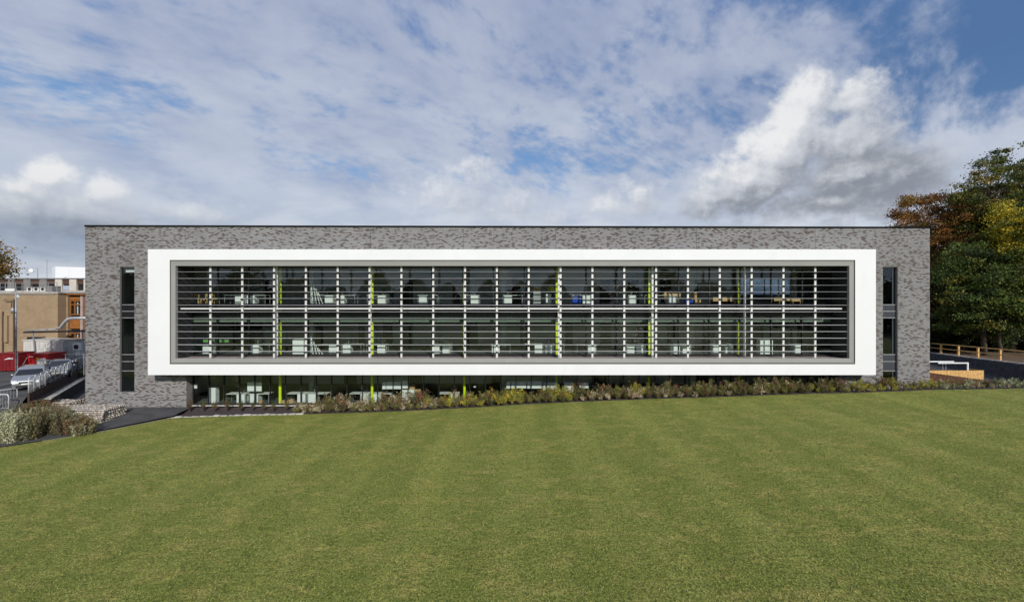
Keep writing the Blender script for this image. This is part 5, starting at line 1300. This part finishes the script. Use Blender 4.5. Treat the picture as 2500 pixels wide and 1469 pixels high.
gb = thing('grey_cabinet', 'small pale grey cabinet in front of the bright red skip', 'cabinet', (X_(101, 40.5), 40.5, 1.3), world=True)
box(X_(90, 40.5), X_(112, 40.5), 40.5, 41.1, 1.32, Z_(882, 40.5)).build('body', cm, gb); box(X_(90, 40.5) - .04, X_(112, 40.5) + .04, 40.45, 41.15, Z_(882, 40.5), Z_(880, 40.5)).build('lid', cm, gb)

# yellow brick building
def brickmat(name, c1, c2, cm_, sc):
    m = bpy.data.materials.new(name); m.use_nodes = True; t = NT(m.node_tree); b = t.n['Principled BSDF']; tc = t.new('ShaderNodeTexCoord')
    sx, sy, sz = t.sep(tc.outputs['Object']); bt = t.new('ShaderNodeTexBrick'); t.put(bt.inputs['Vector'], t.comb(t.m('ADD', sx, sy), sz, 0.0)); bt.inputs['Color1'].default_value = (*c1, 1); bt.inputs['Color2'].default_value = (*c2, 1); bt.inputs['Mortar'].default_value = (*cm_, 1)
    bt.inputs['Scale'].default_value = 1; bt.inputs['Brick Width'].default_value = .225 * sc; bt.inputs['Row Height'].default_value = .075 * sc; bt.inputs['Mortar Size'].default_value = .008
    n_ = t.noise(tc.outputs['Object'], .6, 7, .65); c_ = t.mix(t.m('MULTIPLY', t.step(n_, .42, .7), .45), bt.outputs['Color'], tuple(q_ * .55 for q_ in c1)); t.put(b.inputs['Base Color'], c_); b.inputs['Roughness'].default_value = .9; return m
ybrick = brickmat('yellow_brick', (.34, .235, .135), (.27, .175, .095), (.36, .30, .21), 1)
Y = 47.0; yb = thing('yellow_brick_building', 'old yellow brick building with a flat roof left of the office', 'building', (X_(70, Y), Y, 1.3), world=True)
xa, xb = X_(-260, Y), X_(141, Y); zt = Z_(716, Y)
box(xa, xb, Y, Y + 9, 1.2, zt).build('wall', ybrick, yb)
box(xa, xb + .1, Y - .06, Y + 9, zt + .001, zt + .16).build('parapet', concrete, yb)
box(X_(66, Y), X_(111, Y), Y - .012, Y + .01, Z_(833, Y), Z_(822, Y)).build('window', black_metal, yb)
for px in (9, 36): MB().tube([(X_(px, Y), Y - .1, Z_(760 if px < 20 else 730, Y)), (X_(px, Y), Y - .1, 1.35)], .06, 8).build('drainpipe', M('brown_pipe', (.10, .06, .04), .6), yb)
box(X_(14, Y), X_(22, Y), Y - .2, Y - .002, Z_(835, Y), Z_(770, Y)).build('wall_pier', ybrick, yb)
MB().tube([(X_(17, Y), Y - .3, Z_(733, Y)), (X_(36, Y), Y - .3, Z_(733, Y)), (X_(36, Y), Y - .3, Z_(765, Y))], .05, 6).build('wall_conduit', M('brown_pipe', (.1, .06, .04)), yb)
MB().tube([(X_(-50, Y), Y - .03, zt - .12), (X_(132, Y), Y - .03, zt - .14), (X_(140, Y), Y - .03, zt + .05)], .03, 6).build('gutter_cable', galv, yb)
# annex with timber windows
Ya = 48.0; an = thing('brick_annex', 'brick annex with timber framed windows beside the grey office', 'building', (X_(175, Ya), Ya, 1.3), world=True)
wwood = M('orange_timber', (.28, .105, .025), .5, var=.15, vscale=3); pkc = M('pinkish_concrete', (.36, .27, .24), .8)
box(X_(141, Ya) + .15, X_(285, Ya), Ya + .4, Ya + 9, 1.2, Z_(716, Ya)).build('wall', dark_clad, an)
box(X_(154, Ya), X_(167.5, Ya), Ya - .1, Ya + .39, 1.2, Z_(723, Ya)).build('brick_pier', ybrick, an)
for px in (198, 240): box(X_(px, Ya), X_(px + 6, Ya), Ya - .1, Ya + .39, 1.2, Z_(723, Ya)).build('concrete_pier', pkc, an)
box(X_(141, Ya) + .1, X_(285, Ya), Ya - .2, Ya + 9, Z_(716, Ya) + .001, Z_(712.5, Ya)).build('roof_edge', M('grey_fascia', (.25, .25, .26), .6), an)
box(X_(141, Ya) + .1, X_(285, Ya), Ya - .12, Ya + .3, Z_(720, Ya), Z_(716, Ya)).build('fascia', wwood, an)
for (pa, pb) in ((168.5, 197), (204.5, 239)):
    xa_, xb_ = X_(pa, Ya), X_(pb, Ya)
    for yt, yb2 in ((725, 732), (779, 802)): box(xa_, xb_, Ya + .1, Ya + .2, Z_(yb2, Ya), Z_(yt, Ya)).build('timber_panel', wwood, an)
    for yt, yb2 in ((733, 769), (812, 856)):
        zt_, zb_ = Z_(yt, Ya), Z_(yb2, Ya); wdw = MB()
        for q_ in (0, .38, .9): wdw.box(xa_ + (xb_ - xa_) * q_, xa_ + (xb_ - xa_) * q_ + .1, Ya + .1, Ya + .18, zb_, zt_)
        wdw.box(xa_, xb_, Ya + .09, Ya + .17, zt_ - .1, zt_).box(xa_, xb_, Ya + .09, Ya + .17, zb_, zb_ + .1).box(xa_, xb_, Ya + .095, Ya + .175, zb_ + (zt_ - zb_) * .68, zb_ + (zt_ - zb_) * .74)
        o = wdw.build('window', wwood, an); box(xa_ + .02, xb_ - .02, Ya + .13, Ya + .15, zb_ + .02, zt_ - .02).build('pane', tint_ if False else glassg, o)
        box(xa_ + (xb_ - xa_) * .45, xa_ + (xb_ - xa_) * .55, Ya + .3, Ya + .34, zb_ + .1, zt_ - .1).build('curtain', white_lam, o); box(xb_ - .35, xb_ - .1, Ya + .3, Ya + .34, zb_ + .1, zt_ - .1).build('curtain', white_lam, o)
# concrete office behind
Yc2 = 60.0; cb = thing('concrete_building', 'pale concrete building with a row of dark windows behind the brick ones', 'building', (X_(100, Yc2), Yc2, 1.3), world=True)
cz1, cz0 = Z_(679, Yc2), Z_(716, Yc2)
xa, xb = X_(-120, Yc2), X_(290, Yc2)
box(xa, xb, Yc2 + .3, Yc2 + 10, 1.2, cz1 - .1).build('wall', M('dark_window_wall', (.02, .02, .022), .3), cb)
box(xa, xb, Yc2, Yc2 + .29, 1.2, Z_(709, Yc2)).build('spandrel_wall', concrete, cb); box(xa, xb, Yc2 - .1, Yc2 + 10, cz1 - .099, cz1 + .03).build('roof_edge', M('grey_fascia', (.25, .25, .26)), cb)
cpan = M('cream_panel', (.55, .50, .44), .8, var=.06); dpan = M('dark_grey_panel', (.20, .19, .18), .8)  # the left panels get a darker grey than the cream ones
for i, p in enumerate((-24, 18, 57, 96, 134, 169, 204, 240)):
    w_ = (17, 17, 17, 18, 17, 17, 17, 17)[i]; box(X_(p, Yc2), X_(p + w_, Yc2), Yc2, Yc2 + .29, Z_(709, Yc2) + .001, cz1 - .1).build('concrete_panel', cpan if i > 3 else dpan, cb)
for i, (a, c_) in enumerate(((-7, 17), (36, 56), (76, 95), (115, 133), (152, 168), (187, 203))):
    box(X_(a, Yc2), X_(c_, Yc2), Yc2 + .1, Yc2 + .2, Z_(694, Yc2), cz1 - .12).build('window', M('brown_blind', (.075, .04, .03), .7), cb)
    if i in (4,): box(X_(a, Yc2), X_(c_, Yc2), Yc2 + .1, Yc2 + .2, Z_(708, Yc2), Z_(697, Yc2)).build('window', M('sky_blue_blind', (.35, .40, .48), .5), cb)
# white plant room
Yw = 64.0; wr = thing('white_plant_room', 'plain white plant room on the roof behind the concrete building', 'building', (X_(160, Yw), Yw, cz1), world=True)
MB().hexa([(X_(110, Yw), Yw + 1, 1.2), (X_(135, Yw), Yw, 1.2), (X_(330, Yw), Yw, 1.2), (X_(330, Yw), Yw + 8, 1.2), (X_(110, Yw), Yw + 1, Z_(652, Yw + 1)), (X_(135, Yw), Yw, Z_(650.5, Yw)), (X_(330, Yw), Yw, Z_(656, Yw)), (X_(330, Yw), Yw + 8, Z_(656, Yw))]).build('wall', white_render, wr)
box(X_(135, Yw), X_(330, Yw), Yw + .3, Yw + 7.8, Z_(656, Yw) + .001, Z_(656, Yw) + .05).build('roof', roof_m, wr)
# roof items
def mk(name, label, cat, loc): return thing(name, label, cat, loc, world=True)
Yr = 49.0; zr = Z_(716, 47) + .16
rr_ = mk('roof_railing', 'thin steel railing along the flat roof of the yellow brick building', 'railing', (X_(60, Yr), Yr, zr))
for z_ in (zr + .55, zr + 1.1): MB().bar((X_(-60, Yr), Yr, z_), (X_(139, Yr), Yr, z_), .03).build('rail', galv, rr_)
for p in (-20, 0, 13, 38, 54, 96, 118, 139): MB().bar((X_(p, Yr), Yr, zr), (X_(p, Yr), Yr, zr + 1.1), .04).build('post', galv, rr_)
for i, p in enumerate((65, 81, 97)):
    Yu = 50; o = mk('roof_condenser', f'{("left", "middle", "right")[i]} of the three pale condensers on the brick roof', 'condenser', (X_(p + 7, Yu), Yu, zr))
    o['group'] = 'condensers on the brick roof'; x0, x1 = X_(p, Yu), X_(p + 14, Yu); box(x0, x1, Yu, Yu + .6, zr + .1, Z_(701, Yu)).build('body', cm, o); MB().tube([((x0 + x1) / 2, Yu - .03, Z_(705.5, Yu)), ((x0 + x1) / 2, Yu - .001, Z_(705.5, Yu))], .17, 14).build('fan_grille', black_metal, o); box(x0, x1, Yu, Yu + .5, zr - .1, zr + .1).build('foot', galv, o)
o = mk('roof_duct', 'grey duct box at the right end of the brick roof', 'duct', (X_(120, 50), 50, zr)); box(X_(111, 50), X_(127, 50), 50, 51, zr, Z_(699, 50)).build('body', M('dark_grey_panel', (.2, .19, .18)), o); box(X_(111, 50) - .05, X_(127, 50) + .05, 49.95, 51.05, Z_(699, 50), Z_(698, 50)).build('lid', galv, o)
o = mk('satellite_dish', 'white satellite dish on a roof mast', 'dish', (X_(88, 60), 60, cz1)); MB().tube([(X_(88, 60), 60.2, cz1), (X_(88, 60), 60.2, cz1 + 1.4)], .05, 8).build('mast', galv, o)
MB().ball((X_(79, 60), 59.8, Z_(662, 60)), .34, .12, .34, 16, 10).build('dish', white_lam, o, smooth=True); MB().bar((X_(79, 60), 60, Z_(662, 60)), (X_(88, 60), 60.2, Z_(664, 60)), .05).build('arm', galv, o); MB().bar((X_(88, 60) - .35, 60.2, cz1 + 1.35), (X_(88, 60) + .1, 60.2, cz1 + 1.35), .04).build('crossbar', galv, o)
o = mk('roof_aerial', 'thin aerial left of the white plant room', 'aerial', (X_(109, 60), 60, cz1)); MB().bar((X_(109, 60), 60.3, cz1), (X_(109, 60), 60.3, Z_(633, 60)), .035).build('mast', galv, o); MB().bar((X_(105, 60), 60.3, Z_(634, 60)), (X_(114, 60), 60.3, Z_(633, 60)), .03).build('crossbar', galv, o)
o = mk('roof_mast', 'thin mast with a small white box near the left tree', 'mast', (X_(27, 55), 55, zr)); MB().bar((X_(27, 55), 55, zr), (X_(27, 55), 55, Z_(662, 55)), .05).build('mast', galv, o); box(X_(13, 55), X_(17, 55), 55, 55.2, Z_(673, 55), Z_(663, 55)).build('white_box', white_lam, o); MB().bar((X_(15, 55), 55.1, Z_(668, 55)), (X_(27, 55), 55.1, Z_(668, 55)), .04).build('arm', galv, o)
# cctv pole
Yv = 40.0; cp = mk('camera_pole', 'tall grey pole carrying two white cameras beside the dark red skip', 'pole', (X_(39, Yv), Yv, 1.3))
MB().tube([(X_(39, Yv), Yv, 1.3), (X_(39, Yv), Yv, Z_(712, Yv))], .065, 10).build('mast', galv, cp, smooth=True)
c1 = MB().hexa([(X_(21, Yv), Yv - .3, Z_(710, Yv)), (X_(37, Yv), Yv - .1, Z_(711, Yv)), (X_(37, Yv), Yv + .1, Z_(711, Yv)), (X_(21, Yv), Yv - .1, Z_(710, Yv)), (X_(22, Yv), Yv - .3, Z_(704.5, Yv)), (X_(39, Yv), Yv - .1, Z_(704.5, Yv)), (X_(39, Yv), Yv + .1, Z_(704.5, Yv)), (X_(22, Yv), Yv - .1, Z_(704.5, Yv))]).build('camera', white_lam, cp)
MB().tube([(X_(44, Yv), Yv, Z_(722, Yv)), (X_(50, Yv), Yv - .2, Z_(724, Yv))], .09, 10).build('camera', white_lam, cp); MB().bar((X_(30, Yv), Yv, Z_(711, Yv)), (X_(47, Yv), Yv, Z_(721, Yv)), .05).build('arm', galv, cp); MB().ball((X_(34, Yv), Yv - .1, Z_(757, Yv)), .14, .14, .24, 10, 8).build('junction_lamp', galv, cp, smooth=True)
# pipe bridge
Yq = 44.0; pb = mk('pipe_bridge', 'silver insulated pipe bending up over dark pipes to the office corner', 'pipe', (X_(130, Yq), Yq, 1.3))
ins = M('silver_insulation', (.55, .56, .58), .35, .5, var=.15, vscale=4); pts = [at(62, 806, Yq), at(100, 805, Yq), at(132, 804, Yq), at(148, 799, Yq), at(157, 787, Yq), at(166, 779, Yq), at(176, 776.5, Yq), at(235, 776, Yq)]
MB().tube(pts, [.07, .07, .08, .13, .15, .15, .15, .15], 10).build('insulated_pipe', ins, pb, smooth=True)
MB().tube([at(58, 811, Yq + .3), at(235, 807, Yq + .3)], .09, 8).build('dark_pipe', black_metal, pb); MB().tube([at(145, 829, Yq + .3), at(235, 828, Yq + .3)], .05, 8).build('dark_pipe', black_metal, pb)
for p in (80, 200): MB().bar(at(p, 804, Yq + .3), (X_(p, Yq), Yq + .3, 1.3), .08).build('support', galv, pb)
# air conditioning unit
o = mk('air_conditioner', 'white air conditioning unit with a round fan beside the annex', 'air conditioner', (X_(187, 45), 45, 1.3)); x0, x1 = X_(177, 45), X_(197, 45)
box(x0, x1, 45, 45.4, Z_(855, 45), Z_(838, 45)).build('body', white_lam, o, bevel=.02); MB().tube([(X_(186, 45), 44.97, Z_(846.5, 45)), (X_(186, 45), 44.999, Z_(846.5, 45))], .24, 20).build('fan_grille', black_metal, o)
for x in (x0 + .08, x1 - .12): box(x, x + .05, 45.1, 45.15, 1.3, Z_(855, 45)).build('leg', galv, o)
box(x0, x1, 45.1, 45.4, Z_(868, 45), Z_(857, 45)).build('lower_body', white_lam, o, bevel=.02)
# mesh fence behind the cars and a strip of verge
o = mk('mesh_fence', 'thin wire mesh fence in front of the container and skips', 'fence', (X_(100, 43), 43, 1.3)); mb = MB()
for p in (43, 160, 205): MB().tube([(X_(p, 39.8), 39.8, 1.3), (X_(p, 39.8), 39.8, 3.3)], .03, 6).build('post', galv, o)
MB().bar((X_(43, 39.8), 39.8, 1.35), (X_(66, 39.8), 39.8, 2.9), .04).build('brace', galv, o); MB().bar((X_(150, 39.8), 39.8, 3.2), (X_(230, 39.8), 39.8, 3.2), .02).build('top_wire', galv, o)
mb = MB(); mb.face([(X_(100, 41), 41, 1.306), (X_(215, 41), 41, 1.306), (X_(215, 46), 46, 1.306), (X_(110, 46), 46, 1.306)]); mb.build('verge', M('verge_grass', (.10, .13, .04), .95, var=.3, vscale=4), kind='structure')

# far wood and fields beyond, behind the buildings and behind the camera (it shows in the window reflections)
n = 90000; ang_ = NP.rand(n) * 2 * pi; rad = NP.uniform(118, 140, n); xx = np.sin(ang_) * rad; yy = np.cos(ang_) * rad
front = (yy > 60); hgt = 15 + 4 * np.sin(ang_ * 9) * np.sin(ang_ * 23 + 1) + 3 * np.sin(ang_ * 51); hgt = np.where(front, 5.5, hgt)
cen = np.stack([xx, yy, -1 + NP.rand(n) ** .8 * hgt], 1); col = pick(P_(((.05, .06, .02), 5), ((.10, .08, .025), 2), ((.16, .09, .025), 1)), n)
me = make_cloud_mesh('distant_wood', cen, 2.0, col); o = bpy.data.objects.new('distant_wood', me); COL.objects.link(o); tag(o, 'distant band of autumn woodland round the site', 'woodland', kind='stuff')
